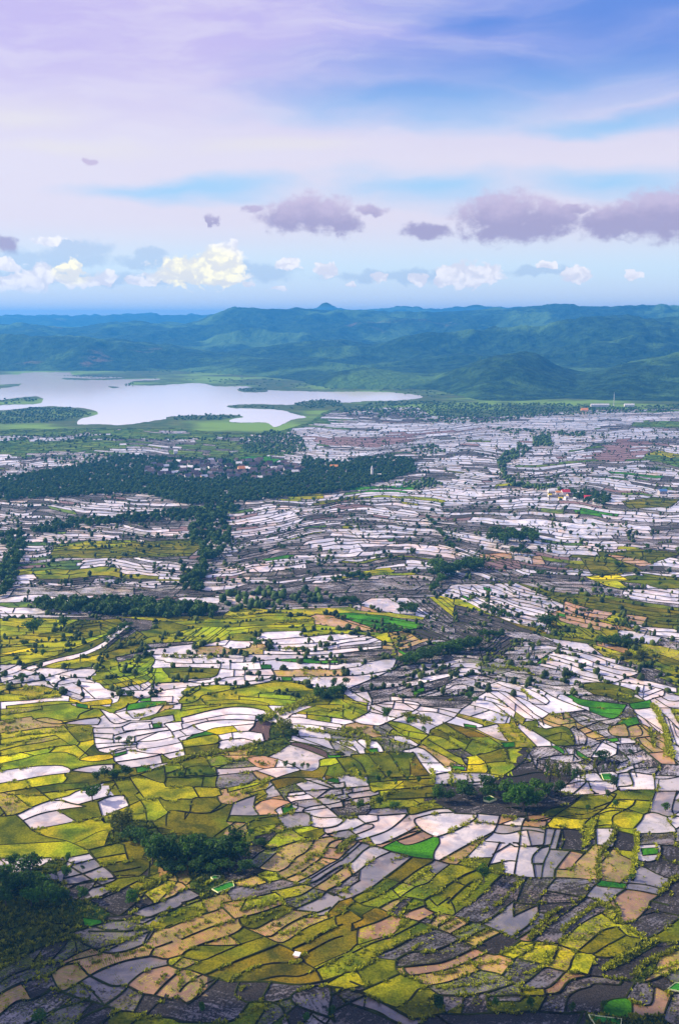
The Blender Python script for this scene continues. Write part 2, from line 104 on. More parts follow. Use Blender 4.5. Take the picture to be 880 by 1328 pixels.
SHEETS.append((440,890,3.667,(450,900,660,1030),
"""0,80 60,80 140,95|150,90 140,120 110,140 0,185|150,90 220,75 300,70 370,80 380,95 350,120 280,150 190,190|300,85 360,105|180,190 100,180 60,165|150,125 240,145|250,110 300,115|290,150 340,120|240,165 330,185 420,230|430,235 390,260 365,290 300,305
260,75 400,95 560,105|380,95 480,110 560,130|360,120 450,125 540,150|690,0 700,25 640,60 620,85 580,110 545,150 490,180 430,210 430,235|690,25 760,25 850,50 880,60|640,60 720,75 800,105 800,95 750,65 690,50|620,90 700,110 800,145 830,160
800,105 880,130|600,140 700,165 770,180 880,160|570,150 680,185|600,195 660,200 750,180|500,175 600,200 700,240 790,300 870,360|440,235 500,250 600,310|410,250 480,290 560,335 610,350|365,290 400,300 440,330 500,385|600,340 700,320 760,300 800,295
580,345 600,375|680,320 650,330 690,360 705,400 690,420|600,375 650,375 690,370|610,340 600,410|620,410 700,410|600,400 530,400|440,425 520,410 620,415|455,470 560,465 680,455|500,385 540,380 590,385|680,365 780,360|790,300 820,400
0,330 100,325 220,315 350,320|350,310 380,360 410,400 430,425|0,430 100,430 280,435 430,425|40,330 100,370 130,430|130,320 210,420|230,315 280,390|0,360 40,430|140,460 280,450 440,440|170,500 300,490 460,475|200,520 460,510|130,430 150,500 180,520 230,545
0,460 60,455|0,490 100,480|0,520 120,500|10,235 90,250 180,265 210,310|90,320 60,280 0,260|0,205 100,225 170,250|160,200 200,235 300,270 370,290|830,160 880,150|750,185 800,260 880,290|800,190 850,250 880,260|640,200 740,250 800,265|880,295 830,300
0,10 140,40 150,90|240,50 420,50 600,40 690,0|300,70 310,20 430,15 430,40""",
"""200,30 d;100,20 d;360,28 e;560,50 d;540,80 g;60,110 y;60,150 y;100,165 w;200,130 w;280,95 w;200,165 w;80,190 P;350,150 e;300,175 l;450,140 w;450,110 w;480,115 l;560,170 w;600,115 l;760,50 w;850,30 w;850,70 e;720,90 w;650,75 w;840,110 w;720,150 w;840,180 Y;620,195 e;600,220 b;560,230 o;680,270 O;500,280 y;430,310 P;420,280 y;560,320 G;640,350 z;650,390 z;720,340 o;740,380 y;850,350 O;720,225 l;800,280 e;60,220 G;200,215 G;30,245 G;40,290 w;130,270 w;150,310 e;260,250 w;280,290 G;100,350 o;200,350 o;60,380 o;300,350 o;380,400 b;10,400 o;200,450 o;200,480 y;300,500 o;400,460 o;40,470 l;60,520 l;380,330 l;480,400 w;560,385 e;560,440 l;640,440 l;500,440 l;600,510 d;800,480 d;540,500 d;780,200 Y;840,220 Y;860,270 w;350,220 y;60,270 l;700,300 O""",
"""10,200 120,240 140,300 s|120,190 200,230 310,240 320,280|300,135 430,165 s|410,280 460,330|740,200 830,260|820,190 880,270|760,150 700,180|760,300 810,380|0,220 120,200|40,230 200,260|530,420 530,470 s|620,380 620,440|60,400 120,450 s|380,330 420,350|440,400 440,470 s|240,260 310,290|330,160 430,180|500,220 760,300"""))
SHEETS.append((640,890,3.667,(660,900,900,1030),
"""0,25 60,30 180,80|170,0 250,60 260,75 240,90 180,85|180,0 300,60 440,115|180,85 260,130 330,160|320,130 440,115|150,155 200,165 210,185 190,195|100,170 170,205 300,285|110,195 200,285|190,195 250,205|100,295 200,290 300,285 380,285|250,205 340,195 380,240 385,280
325,285 430,280|200,0 350,20 400,60 630,90|400,50 500,45 640,85|450,0 560,60 640,85|640,0 760,55|630,85 700,75 760,60|640,85 660,110 730,105|750,60 860,35|660,110 670,130 700,190 740,220|540,210 560,190 620,180|430,175 540,160 570,155
580,180 620,155 680,150 700,180 680,185|540,210 560,235 640,240 630,200 650,190|640,240 700,235 700,205 680,185|700,180 740,200 745,235|520,255 600,245 660,250|600,270 580,240|440,240 520,270 600,310 640,350|640,350 580,370 560,360
665,250 690,280 730,320 790,370|660,250 740,240|730,320 850,310|660,280 690,280|760,55 830,100 880,105|750,85 800,190 860,360|840,110 880,180|760,105 880,105|780,370 880,375|795,375 780,400 760,425|640,400 700,390 790,385|590,420 640,410 760,425
760,425 880,430|760,425 765,500|600,480 650,475 660,460 640,410|580,480 600,500 680,495 765,495|765,500 880,500|450,460 480,510 580,510|500,425 550,420 570,450 520,450 500,425|480,340 470,400|385,435 440,450 390,500|590,415 580,480|380,320 400,350
160,300 200,400|200,350 300,330 370,330|210,340 200,390|330,290 350,320|220,400 260,420 320,400|440,115 570,155 630,90|380,190 440,240 430,280|300,60 310,40 400,45 405,65""",
"""300,20 d;360,55 e;500,70 g;560,20 o;640,30 o;700,20 l;820,20 w;690,100 e;800,75 l;220,110 w;130,60 w;320,100 w;460,130 d;300,150 P;480,190 g;620,170 e;600,210 P;670,210 P;700,160 l;720,150 w;820,160 w;320,240 o;160,220 w;230,250 w;430,260 g;410,210 P;440,300 g;560,255 e;540,300 w;630,262 l;620,290 g;640,330 g;720,270 P;760,300 P;820,345 p;840,270 l;860,270 w;300,295 e;200,320 g;280,350 g;180,400 d;420,335 e;440,380 g;520,380 d;540,435 e;660,370 g;700,400 g;830,400 g;620,440 l;700,460 w;820,460 l;500,480 w;410,460 w;400,495 w;480,440 w;80,470 d;300,450 d;620,525 o;720,520 o;460,530 o;820,530 l;870,130 y;850,170 l""",
"""750,90 800,180 820,230 850,350 s|760,100 810,200 830,340 s|850,120 880,170 s|740,210 760,290 s|10,200 90,260|80,190 160,280|130,20 180,60|30,160 50,170|770,230 810,230|280,130 340,160|520,240 530,260|420,340 430,440|650,390 640,360"""))
SHEETS.append((0,750,2.933,(-20,796,295,900),
"""0,155 100,150 200,155 350,160 450,155|0,200 90,205 200,210 380,200|0,225 100,215|0,265 100,250 300,235 420,205|90,330 200,300 300,260 400,220 440,190|80,345 200,310 320,280 400,240|130,350 220,320 340,300 480,260 560,230|0,330 80,330 90,345
0,290 100,290|0,375 60,360 90,345|90,345 130,355 150,340|0,400 90,375 140,365|135,355 180,395 230,430 300,465|150,340 240,345 320,345|190,375 260,355 320,345 400,345|210,400 260,380 340,380|220,410 300,395 360,400|320,345 410,350 425,380
340,390 380,400 400,420 440,430 430,450|440,430 420,465|310,465 330,430 300,410|440,300 500,290 550,270 640,265|440,300 450,320 520,300|560,280 590,310 560,350 500,370 400,385|590,310 630,310|450,320 455,355 480,360 510,340 530,305
560,225 640,215 740,190 880,185|660,240 700,210 740,190|690,235 740,205|560,250 740,240|740,240 745,260 880,255|550,270 740,250|550,290 700,290 880,290|620,320 700,325 840,325|840,325 830,360 800,380 660,385 640,370 620,350|560,345 700,340 830,345
660,385 780,400 880,370|590,400 700,395 800,385|580,400 590,430 620,460|590,430 760,410 880,405|440,430 580,425|480,430 540,465|0,430 140,410 230,430|0,455 140,445 260,445|640,465 740,435 760,420|750,440 880,430|500,455 580,455
0,135 150,138 450,150 640,165 880,150|450,155 560,225|640,165 740,190""",
"""50,175 y;200,180 y;300,190 o;250,225 y;60,240 y;60,280 z;60,310 y;200,270 y;330,230 o;20,340 l;60,345 w;60,370 w;200,290 y;250,290 o;330,265 o;200,350 w;350,360 l;300,385 w;340,415 w;260,410 w;400,440 w;380,365 y;420,400 y;500,390 y;540,320 y;480,340 y;500,300 d;600,265 d;300,320 y;480,280 o;600,240 O;640,230 y;800,210 y;700,200 y;820,235 y;600,210 o;700,255 w;850,245 w;680,280 w;800,275 P;800,310 w;600,335 w;740,355 o;600,370 y;860,350 w;800,395 w;700,410 w;600,420 w;520,440 l;520,460 e;100,430 Y;100,455 Y;200,440 y;50,415 Y;800,455 y;700,455 w;60,390 l;860,465 y;540,180 d;640,180 o;300,440 w;390,462 y;760,170 y""",
"""660,300 870,300|790,310 830,280|400,240 440,200|100,425 220,440|600,225 740,225|620,300 680,290"""))
SHEETS.append((290,750,2.933,(295,786,585,900),
"""0,150 100,140 200,130 340,150|0,190 150,180 340,175|0,215 150,205 350,200|0,235 100,240 300,225 440,212 560,220|200,120 350,115 490,110|310,215 340,240|440,190 560,210|340,150 350,200|350,175 450,190 600,210|410,140 480,170 600,205
410,140 470,138 560,145 700,170 760,180|600,210 760,190|100,240 95,265 0,270|100,250 300,250 540,222|560,220 600,240 610,255 500,265 300,280 150,275|0,290 200,290 400,290 600,265|0,320 80,320 200,310|350,315 440,315 430,330 360,325
200,315 350,325 520,320|400,350 520,335 530,320|140,330 180,330 180,345|0,345 80,350 190,345|80,360 80,390 120,390 185,380 195,370 180,345|0,375 75,375|0,410 110,405 190,390|190,375 300,375 500,370 640,350|190,390 300,395 350,420 450,410
0,430 100,410 200,395 290,400|0,450 120,440 300,430|300,405 400,450|450,430 500,410 560,385 660,340|500,300 640,290|500,280 620,275|440,260 600,245|660,380 800,340|660,430 760,400 880,370|690,460 780,430 880,390|480,440 600,420 690,410
500,75 650,80 660,100 500,100|500,100 620,130 760,150 880,180|500,120 560,130 640,130|640,150 760,160|760,100 880,110|0,110 200,120|640,350 660,290 640,240|200,310 350,305 500,300|660,260 760,230 880,240|660,340 760,300 880,290|700,325 880,325""",
"""60,165 y;250,160 y;60,200 y;250,190 y;400,165 k;400,195 y;440,125 Y;250,130 Y;200,225 w;60,225 O;60,250 w;250,240 w;450,225 w;450,245 w;300,265 w;40,280 P;200,300 l;500,285 g;560,300 g;400,300 w;400,320 e;500,325 w;160,337 e;130,365 w;40,330 w;40,355 w;300,340 w;450,340 w;600,330 l;130,395 w;30,395 w;240,385 e;300,355 P;400,380 w;60,430 y;200,415 y;300,440 o;240,440 o;580,150 e;680,175 e;560,120 k;560,90 w;800,130 d;700,140 l;560,400 d;540,440 l;740,430 e;820,380 w;680,360 d;780,350 l;820,430 g;600,450 g;860,350 g;850,300 d;380,420 V;800,200 d;650,240 P;680,285 e;850,450 g;500,380 w;30,130 Y;700,310 d""",
"""20,150 120,130|220,270 310,270|330,370 370,390|640,240 700,220|200,170 340,160|480,200 560,215|640,300 660,260|300,350 330,390"""))
SHEETS.append((580,750,2.933,(585,756,900,900),
"""0,70 60,85 150,130 250,170 340,190|0,95 100,120 200,155 300,195 450,225 600,245 880,330|340,190 400,215 560,240 700,270|100,65 180,90 260,130 370,160|0,55 100,65|120,55 200,75 260,100 380,130 430,165|200,75 300,75 400,85 440,100
400,75 480,60 560,70 700,100 880,125|400,75 440,85 520,110 620,130 760,150 740,180 880,195|440,130 560,155 640,170|430,165 520,190 580,200|520,40 540,65|560,0 600,30 670,45 690,30 650,10 620,0|650,10 720,8 770,30 830,45|690,35 760,40 880,40
670,45 680,75 880,100|200,200 320,210 400,235|330,210 440,260 560,290 700,325 780,350|430,235 560,255 680,290|440,260 380,290 330,330|380,290 520,330 640,365 690,375|330,330 420,350 500,380 600,400 640,395 690,375|690,375 720,365 720,350 650,330
480,400 600,400 720,430 800,460|640,395 760,410 880,440|690,375 800,400 880,420|330,400 440,410 540,400|200,215 300,240 400,260|0,300 120,310 240,330 330,330|100,360 190,385|190,390 240,400 330,415 420,460|140,410 190,395|150,430 200,430 320,460
0,375 60,360 190,385|100,455 160,430 140,410|0,420 150,435|240,330 340,370 460,400|780,350 880,380|800,375 880,365|800,380 880,410|440,220 560,240|0,240 120,260 200,200|0,20 120,55|60,0 120,55|200,10 260,60 300,75|330,0 400,30 520,40|0,160 120,180 200,200
120,260 130,310|0,200 60,220 120,260|640,170 760,215 880,235|580,200 640,250""",
"""30,40 w;120,80 w;70,75 e;150,42 e;200,65 w;300,120 w;220,110 l;300,85 l;60,97 y;150,100 w;60,130 d;200,180 d;100,200 d;450,78 o;600,100 o;700,130 o;840,160 o;500,85 o;600,140 k;520,170 k;640,150 y;720,160 k;760,60 w;820,110 o;620,20 z;710,25 d;850,20 o;450,30 g;820,75 w;300,185 b;480,235 O;700,290 Y;820,310 o;650,280 p;620,320 w;500,290 w;440,310 w;560,350 w;480,360 w;720,345 d;680,355 w;500,395 l;400,380 g;300,370 g;360,310 e;250,340 e;200,330 G;120,370 w;60,400 g;240,420 w;180,410 w;160,450 w;280,465 e;600,430 o;740,440 w;700,400 w;820,420 w;840,385 y;450,455 e;460,430 g;800,210 w;760,220 l;850,250 g;560,220 O;150,270 d;300,290 g;60,350 l;400,240 l;300,225 g;860,355 O;430,140 e;850,290 Y;370,10 l;30,330 l""",
"""100,330 300,350|430,220 600,235 800,290|240,340 330,370|360,310 410,320|690,280 740,300 s|600,290 640,300|840,340 880,350|210,320 340,330|640,440 700,455|160,290 220,310"""))

# ---- far mosaic: patches (cx, cy, rx, ry, type)
PATCHES = [(160,712,92,11,'o'),(140,706,50,5,'y'),(215,712,48,9,'o'),(330,765,14,4,'e'),(92,757,10,3,'e'),(385,646,12,4,'y'),(500,634,30,5,'e'),(535,650,14,5,'y'),
(478,700,18,4,'e'),(506,702,14,3,'e'),(475,717,12,3,'e'),(432,717,6,2,'e'),(360,723,10,3,'e'),(485,745,18,7,'y'),(380,755,10,3,'e'),(475,640,24,4,'t'),(398,645,12,3,'y'),
(520,757,10,3,'y'),(840,652,42,8,'o'),(835,641,14,3,'t'),(832,712,22,4,'e'),(780,731,42,14,'o'),(840,722,32,9,'o'),(795,750,26,6,'z'),(815,712,10,4,'y'),(832,665,12,2,'e'),
(855,664,10,2,'e'),(830,617,16,6,'e'),(750,619,6,2,'e'),(836,589,10,3,'y'),(865,589,12,3,'y'),(655,630,10,3,'y'),(545,616,4,2,'e'),(770,665,10,3,'e'),(640,735,24,8,'m'),
(655,732,30,6,'m'),(625,754,30,5,'d'),(200,677,60,8,'d'),(318,725,28,9,'d'),(560,700,50,8,'d'),(610,660,60,6,'d'),(450,655,20,6,'m'),(610,684,80,5,'d'),(240,684,30,5,'d'),
(60,580,110,12,'t'),(300,583,75,12,'t'),(170,562,110,8,'t'),(330,598,48,5,'e'),(60,560,80,6,'t'),(250,560,90,8,'t'),(290,660,40,5,'t'),(75,603,60,4,'g'),(50,602,60,3,'w'),(100,588,30,2,'w'),
(860,550,40,5,'t'),(870,600,30,6,'t'),(420,572,16,7,'t'),(395,560,60,10,'w'),(800,590,30,8,'m'),(820,575,25,6,'m'),(470,572,60,6,'m'),(560,560,50,4,'m'),(440,600,60,3,'w'),(600,780,60,10,'d'),
(520,770,60,12,'d'),(430,765,60,8,'d'),(650,560,90,5,'w'),(720,552,80,3,'w'),(60,733,30,12,'t'),(8,740,16,10,'y')]

# ---- trees: (px, py of the foot, height px, crown width px, kind, label)
TREES = [
(44,822,19,27,'b','round dark tree on the bright green field, largest of the pair near its edge'),
(83,815,17,17,'b','tall bushy dark tree beside the largest round tree on the green field'),
(72,815,8,6,'b','small dark tree between the two large trees on the green field'),
(32,838,9,12,'b','small flat-topped dark tree alone on the yellow-green field'),
(56,851,9,8,'b','small round tree standing alone near the dark terrace banks'),
(64,833,8,5,'b','slim little tree above the dark terrace banks on the green field'),
(24,815,4,4,'b','tiny bush beside the round dark tree on the green field'),
(119,842,9,5,'b','thin dark tree on the curving terrace banks'),
(169,905,10,15,'b','flat spreading dark tree beside a bright green seedling strip'),
(154,963,9,12,'b','dark tree over the flooded plots, first of a close pair'),
(168,963,8,12,'b','dark tree over the flooded plots, second of a close pair'),
(120,1040,22,24,'b','dark leaning tree by the white flooded plot below the diagonal bank'),
(367,952,22,24,'y','yellow-green tree at the bend of the diagonal bank, beside the open pond'),
(337,938,12,13,'b','small green tree on the diagonal bank near the brown mud plot'),
(359,936,9,9,'b','small dark bush on the diagonal bank above the yellow-green tree'),
(501,935,20,14,'b','upright dark tree alone amid white flooded plots with its reflection'),
(549,951,9,8,'b','dark bush at the upper corner of the large olive field'),
(615,925,10,5,'s','thin reddish sapling reflected in a flooded plot'),
(627,938,6,6,'b','small dark bush in the flooded plot beside a green strip'),
(631,1027,24,22,'b','broad dark tree in the shaded thicket below the olive fields'),
(678,1052,38,36,'g','large bright green tree at the edge of the dark thicket'),
(662,1048,22,22,'g','lower green tree pressed against the large bright green tree'),
(696,1046,20,22,'b','dark tree behind the large bright green tree'),
(738,942,10,10,'p','palm on the upper corner of the small square olive plot'),
(727,924,6,4,'p','little palm on the end of a flooded terrace'),
(779,988,15,20,'b','broad dark tree over the shaded plot above the white-edged seedling bed'),
(817,980,9,7,'b','small dark tree at the tip of a flooded terrace'),
(795,1024,20,12,'b','dark green tree just below the white-edged seedling bed'),
(787,1037,14,8,'b','narrow dark tree at the head of the olive terraces'),
(797,1050,14,10,'b','round dark tree casting shade on the olive terraces'),
(761,1055,13,7,'b','small dark tree in the middle of the olive terraces'),
(862,1052,11,10,'b','small round dark tree alone in a grey flooded plot'),
(627,1146,26,17,'b','dark upright tree on the bank below the green block of fields'),
(818,1142,9,9,'b','small round bush on a leafy hedge between flooded plots'),
(158,1078,28,32,'y','sunlit olive-green tree at the head of the big grove'),
(40,1136,30,34,'b','large dark tree on the slope, tallest of the left grove'),
(18,1128,20,18,'b','dark tree behind the tallest tree of the left grove'),
(89,1118,12,8,'b','small dark tree on the white plot above the left grove'),
(86,1140,16,13,'b','green tree among small grey plots beside the left grove'),
(108,1130,8,6,'b','little bush between the small grey plots'),
(72,1138,9,8,'b','low bush at the margin of the left grove'),
(82,1170,16,14,'b','dark tree under the small grey plots'),
(108,1168,18,16,'b','shaded tree at the foot of the small grey plots'),
(171,1174,20,18,'g','rounded green tree on the bank above a grey terrace'),
(41,1175,22,22,'g','green tree low on the slope in the left grove'),
(8,1175,22,22,'b','dark tree on the edge of the slope in the left grove'),
(325,1086,12,10,'b','small dark tree by the yellow terraces right of the big grove'),
(338,1099,12,18,'b','spreading dark bush by the yellow terraces right of the big grove'),
(467,1050,13,14,'b','dark tree on the bank below the brown-olive field'),
(492,1046,13,10,'b','slim dark tree on the bank below the brown-olive field'),
(512,1050,11,15,'b','low dark bush on the bank below the brown-olive field'),
(568,1312,20,16,'b','dark bushy tree beside the olive plot near the lowest terraces'),
(687,1308,13,9,'b','small round dark tree on the tan terrace of the lowest row'),
(742,1314,12,9,'b','small round dark tree at the end of a grey curved terrace'),
(782,1309,11,9,'b','small dark tree at the corner of the emerald plot'),
(397,1326,12,9,'g','bright green bush on the lowest dark mud bank'),
(262,1314,14,9,'g','bright green bush on a dark mud plot near the tan plots'),
(430,1320,14,10,'b','dark green bush on the winding bank of the lowest mud plots'),
(52,1326,12,18,'g','bright green bush on the lowest grey terrace'),
(333,840,13,14,'g','bright green tree on the bank between flooded plots'),
(392,849,14,7,'b','slender dark tree on the bank between flooded plots'),
(362,845,10,5,'b','thin tree on the bank between flooded plots'),
(419,838,7,5,'p','small palm in the wide pinkish flooded plot'),
(508,822,14,24,'b','dark clump of tree at the end of the long emerald field'),
(433,893,15,10,'b','squarish dark tree by the dark road bank'),
(448,889,12,13,'b','second dark tree by the dark road bank'),
(470,877,6,5,'b','little tree beside the dark road bank'),
(481,878,7,6,'b','little round tree on the dark road bank'),
(745,788,13,8,'b','tall dark tree on the long olive field'),
(756,868,8,9,'b','round dark tree standing in the wide pink flooded plot'),
(751,864,4,3,'b','tiny sapling beside the round tree in the pink flooded plot'),
(696,783,5,5,'b','tiny dark tree in the white flooded plots below the groves'),
(708,813,17,26,'b','broad dark clump of tree astride the long diagonal road bank'),
(839,864,6,7,'b','small dark tree at the edge of the tan plot'),
(709,855,5,5,'b','tiny dark tree on a corner of bright weeds'),
(686,840,8,6,'b','small dark tree in the grey plots below the road bank'),
(779,770,9,6,'b','small dark tree below the lemon-yellow field'),
(700,748,10,16,'b','compact dark tree clump beside pale square plots'),
(642,1308,13,9,'b','small round dark tree beside the yellow hedge of the lowest row'),
]
# rows and groves: (kind, group label, n, (x0,y0,x1,y1), jitter px, height px, width px)
ROWS = [
('b','dark trees lining the upper edge of the diagonal bank',6,(124,1012,172,1004),3,13,12,'dark trees lining the diagonal bank'),
('b','small bushes in a straight row on the upper green field',8,(99,807,130,808),.5,3.5,3.5,'bushes in a straight row on the green field'),
('b','small dark trees in the clump at the end of the terrace banks',12,(136,836,170,812),8,9,9,'trees in the clump at the end of the terrace banks'),
('b','small dark trees on the flooded corner plots',4,(17,884,38,882),2,7,7,'trees on the flooded corner plots'),
('b','small dark trees dotted over the banded green fields',8,(241,912,312,900),5,5,4,'trees dotted over the banded green fields'),
('b','dark bushes clumped at the top of the diagonal bank',8,(409,908,444,898),5,12,13,'bushes clumped at the top of the diagonal bank'),
('b','small trees along the lower stretch of the diagonal bank',7,(224,1006,262,1006),5,7,6,'trees along the lower stretch of the diagonal bank'),
('b','small trees at the end of the open pond',4,(366,995,408,997),2,8,8,'trees at the end of the open pond'),
('p','little palms around the brown-olive field',6,(426,1003,576,998),5,11,8,'palms around the brown-olive field'),
('b','small trees along the foot of the brown-olive field',7,(462,1012,545,1014),10,10,7,'trees along the foot of the brown-olive field'),
('s','tall slender trees in the stand beside the dark thicket',16,(706,1016,752,1014),11,24,9,'slender trees of the stand beside the dark thicket'),
('s','slender trees in the hedge above the thicket',7,(568,1030,640,1018),8,18,8,'slender trees above the thicket'),
('s','slender trees flanking the flooded plots near the seedling bed',5,(756,1012,800,1000),7,16,7,'slender trees near the white-edged seedling bed'),
('s','slender trees in the flooded terraces above the brown-olive field',5,(500,975,532,976),4,13,6,'slender trees above the brown-olive field'),
('b','dark trees massed in the thicket under the olive fields',12,(560,1040,735,1030),8,20,20,'trees massed in the thicket under the olive fields'),
('b','crowns of the big dark grove',16,(195,1118,318,1112),9,30,32,'trees of the big dark grove'),
('b','dark trees on the near side of the big grove',10,(205,1132,330,1130),5,16,20,'dark trees on the near side of the big grove'),
('b','dark trees joining the sunlit tree to the big grove',5,(168,1092,192,1098),6,22,20,'dark trees joining the sunlit tree to the big grove'),
('b','dark trees of the left grove on the slope',14,(0,1150,70,1168),14,20,20,'dark trees of the left grove on the slope'),
('b','dark trees in the small grove right of the road',11,(572,846,618,842),4,17,20,'dark trees of the twin groves by the dark road'),
('b','dark trees in the lower of the twin groves by the dark road',9,(520,866,568,852),4,15,18,'dark trees of the lower twin grove by the dark road'),
('b','trees packed in the upper grove amid white plots',16,(634,702,694,700),6,15,18,'trees of the upper grove amid white plots'),
('b','trees at the foot of the upper grove',4,(664,720,684,718),4,12,11,'trees at the foot of the upper grove'),
('b','trees packed in the wide grove beside the purple mud plot',17,(560,748,622,738),6,17,19,'trees of the wide grove beside the purple plot'),
('b','trees trailing down from the wide grove',5,(560,770,572,752),5,13,12,'trees trailing from the wide grove'),
('b','trees strung along the far ditch above the wide grove',9,(552,672,588,712),3,9,8,'trees strung along the far ditch'),
('b','trees in the row along the long road bank',12,(622,790,662,802),2,9,7,'trees in the row along the road bank'),
('b','dark trees clumped at the lower end of the road bank',10,(778,834,818,836),5,12,13,'trees clumped at the lower end of the road bank'),
('b','small trees on the tan patch above the road bank',4,(792,812,824,812),2,8,6,'trees on the tan patch above the road bank'),
('y','yellow-green trees trailing off the road bank',7,(806,852,836,856),5,9,10,'yellow-green trees off the road bank'),
('b','dark trees in the clump by the little waterfall of white plots',7,(516,794,540,794),4,13,12,'trees by the striped white plots'),
('b','dark bushes by the upper end of the emerald field',8,(436,782,464,782),4,12,10,'bushes above the emerald field'),
('b','dark trees in the small clump beneath the road bank',6,(622,826,652,826),3,11,11,'trees in the clump beneath the road bank'),
('b','dark trees in the scrub beside the yellow patch',14,(430,752,480,750),7,9,7,'trees in the scrub beside the yellow patch'),
('b','small trees along the flank of the olive field',5,(746,796,768,794),2,6,6,'trees along the flank of the olive field'),
('p','small palms on the pale flooded plots',2,(320,868,330,867),1,9,5,'palms on the pale flooded plots'),
('s','thin saplings along the lowest terraces',6,(520,1308,640,1300),8,12,6,'saplings along the lowest terraces'),
]
# scattered small trees of the middle distance (x, y)
SCATTER = [(512,697),(501,723),(436,705),(443,715),(391,703),(408,651),(506,671),(574,658),(580,665),(574,672),(390,682),(370,713),(376,725),(534,715),(512,725),(528,716),(378,743),(400,733),(476,697),(483,690),
(626,640),(630,656),(739,673),(757,678),(762,688),(768,684),(808,682),(812,684),(792,684),(730,688),(724,685),(716,686),(774,710),(781,712),(835,718),(843,719),(838,712),(860,723),(855,668),(845,740),(867,740),(821,720),
(651,696),(626,656),(618,657),(636,661),(667,672),(690,662),(598,664),(591,664),(604,800),(650,800),(700,780),(88,640),(130,675),(190,641),(120,710),(125,712),(302,716),(250,738),(236,729),(140,755),(124,777),(320,745),
(340,760),(350,775),(305,690),(330,683),(348,700),(362,690),(420,668),(455,672),(560,664),(846,612),(852,612),(809,610),(812,620),(742,612),(738,608),(745,615),(733,620),(768,569),(862,566),(851,570),(700,650),(820,690),
(660,668),(790,770),(800,735),(855,760),(700,690),(665,760),(640,775),(610,778),(590,800),(560,810),(420,800),(395,790),(360,782),(330,795),(250,795),(575,870),(610,905),(607,907),(616,912),(70,700),(95,730),(60,745),(215,700),(228,760),(200,735),(180,750)]
# belts of far trees: polygons and spacing px
BELTS = [
([(0,622),(60,612),(120,602),(165,590),(200,594),(300,598),(390,604),(395,594),(430,600),(500,592),(535,597),(540,612),(500,626),(440,638),(330,650),(240,655),(180,640),(60,646),(0,650)],3.1,9,1.15),
([(35,690),(80,677),(150,670),(260,660),(300,652),(310,660),(280,676),(150,680),(60,692)],3.6,10,.6),
([(255,670),(292,662),(300,700),(292,715),(268,735),(262,770),(250,780),(252,745),(262,715),(240,700)],4.6,12,.6),
([(42,785),(120,783),(230,787),(285,795),(285,803),(220,803),(140,798),(50,793)],4.2,13,.62),
([(0,690),(30,693),(36,705),(25,735),(14,770),(0,778),(0,740),(12,712),(0,705)],4.8,12,.6),
([(0,535),(40,529),(90,529),(122,537),(100,542),(60,548),(0,550)],2.6,5,1),
([(0,518),(40,516),(50,520),(40,523),(0,524)],3,5,.6),
([(220,541),(270,537),(314,539),(300,544),(230,545)],3,5,.8),
([(310,572),(350,558),(390,566),(400,585),(370,590),(320,588)],2.6,6,.9),
([(0,590),(60,600),(130,604),(170,592),(150,586),(60,594)],4,6,.45),
([(0,566),(120,563),(200,570),(300,566),(300,572),(120,574),(0,574)],3.4,5,.5),
([(380,524),(410,517),(440,520),(445,527),(400,530)],2.4,5,.9),
([(480,522),(560,520),(640,524),(720,523),(800,528),(880,524),(880,534),(800,536),(700,540),(640,549),(560,550),(520,541),(460,532)],2.6,5,.8),
([(430,530),(470,526),(510,534),(500,543),(450,538)],2.8,5,.6),
([(690,568),(712,564),(716,578),(692,580)],2.6,8,1),
([(655,588),(676,576),(690,584),(672,594),(650,604),(644,600)],3,8,.8),
([(644,596),(654,600),(656,618),(680,628),(720,630),(730,637),(700,637),(660,630),(648,618)],3.2,8,.7),
([(735,637),(770,640),(795,646),(785,655),(760,653),(745,650)],3.2,9,.9),
([(530,578),(565,576),(580,586),(560,589),(535,585)],3,5,.8),
([(620,553),(670,556),(760,560),(758,565),(660,563)],3.4,5,.6),
([(720,560),(758,561),(756,567),(722,566)],2.8,6,.8),
([(510,628),(560,622),(575,630),(540,636)],3.5,7,.8),
([(160,489),(250,492),(300,490),(420,494),(440,505),(330,501),(240,494)],3.0,4,.2),
([(60,470),(200,464),(330,474),(440,480),(545,500),(600,512),(560,516),(430,500),(300,486),(100,480),(0,480),(0,474)],3.0,4,.22),
([(310,504),(345,503),(345,507),(315,508)],2,4,1),
([(80,487),(120,486),(158,490),(120,491)],2,3,1),
([(162,498),(172,496),(174,501),(164,501)],2,4,1),
([(296,527),(375,526),(385,530),(330,531)],3,4,.5),
([(230,740),(262,735),(262,760),(240,775)],5,9,.5),
([(270,775),(350,765),(430,770),(430,780),(300,795)],6,8,.5),
]
LAKE = [(-260,490),(0,486),(25,485),(38,483),(92,483),(91,485),(110,488),(150,489),(158,490),(120,491),(84,490),(84,492),(120,493),(162,492),(207,491),(200,493),(175,494),(167,497),(168,499),(200,500),(257,497),(280,501),(320,501),(350,506),(415,508),(440,508),(480,508),(520,510),(545,513),(546,516),(520,519),(480,520),(445,522),(430,520),(405,519),(385,523),(375,525),(330,524),(296,526),(300,529),(330,530),(365,532),(382,537),(397,541),(380,544),(366,550),(356,554),(345,548),(320,548),(298,547),(302,543),(315,541),(300,538),(222,540),(215,543),(170,550),(150,551),(130,550),(100,550),(106,543),(127,537),(118,531),(90,528),(60,527),(0,532),(0,526),(45,524),(56,520),(50,514),(20,516),(0,518),(0,505),(14,502),(25,500),(0,499),(-260,520)]
ISLETS = [[(308,505),(330,502),(346,505),(343,508),(315,508)],[(140,501),(148,501),(154,502),(146,503)]]
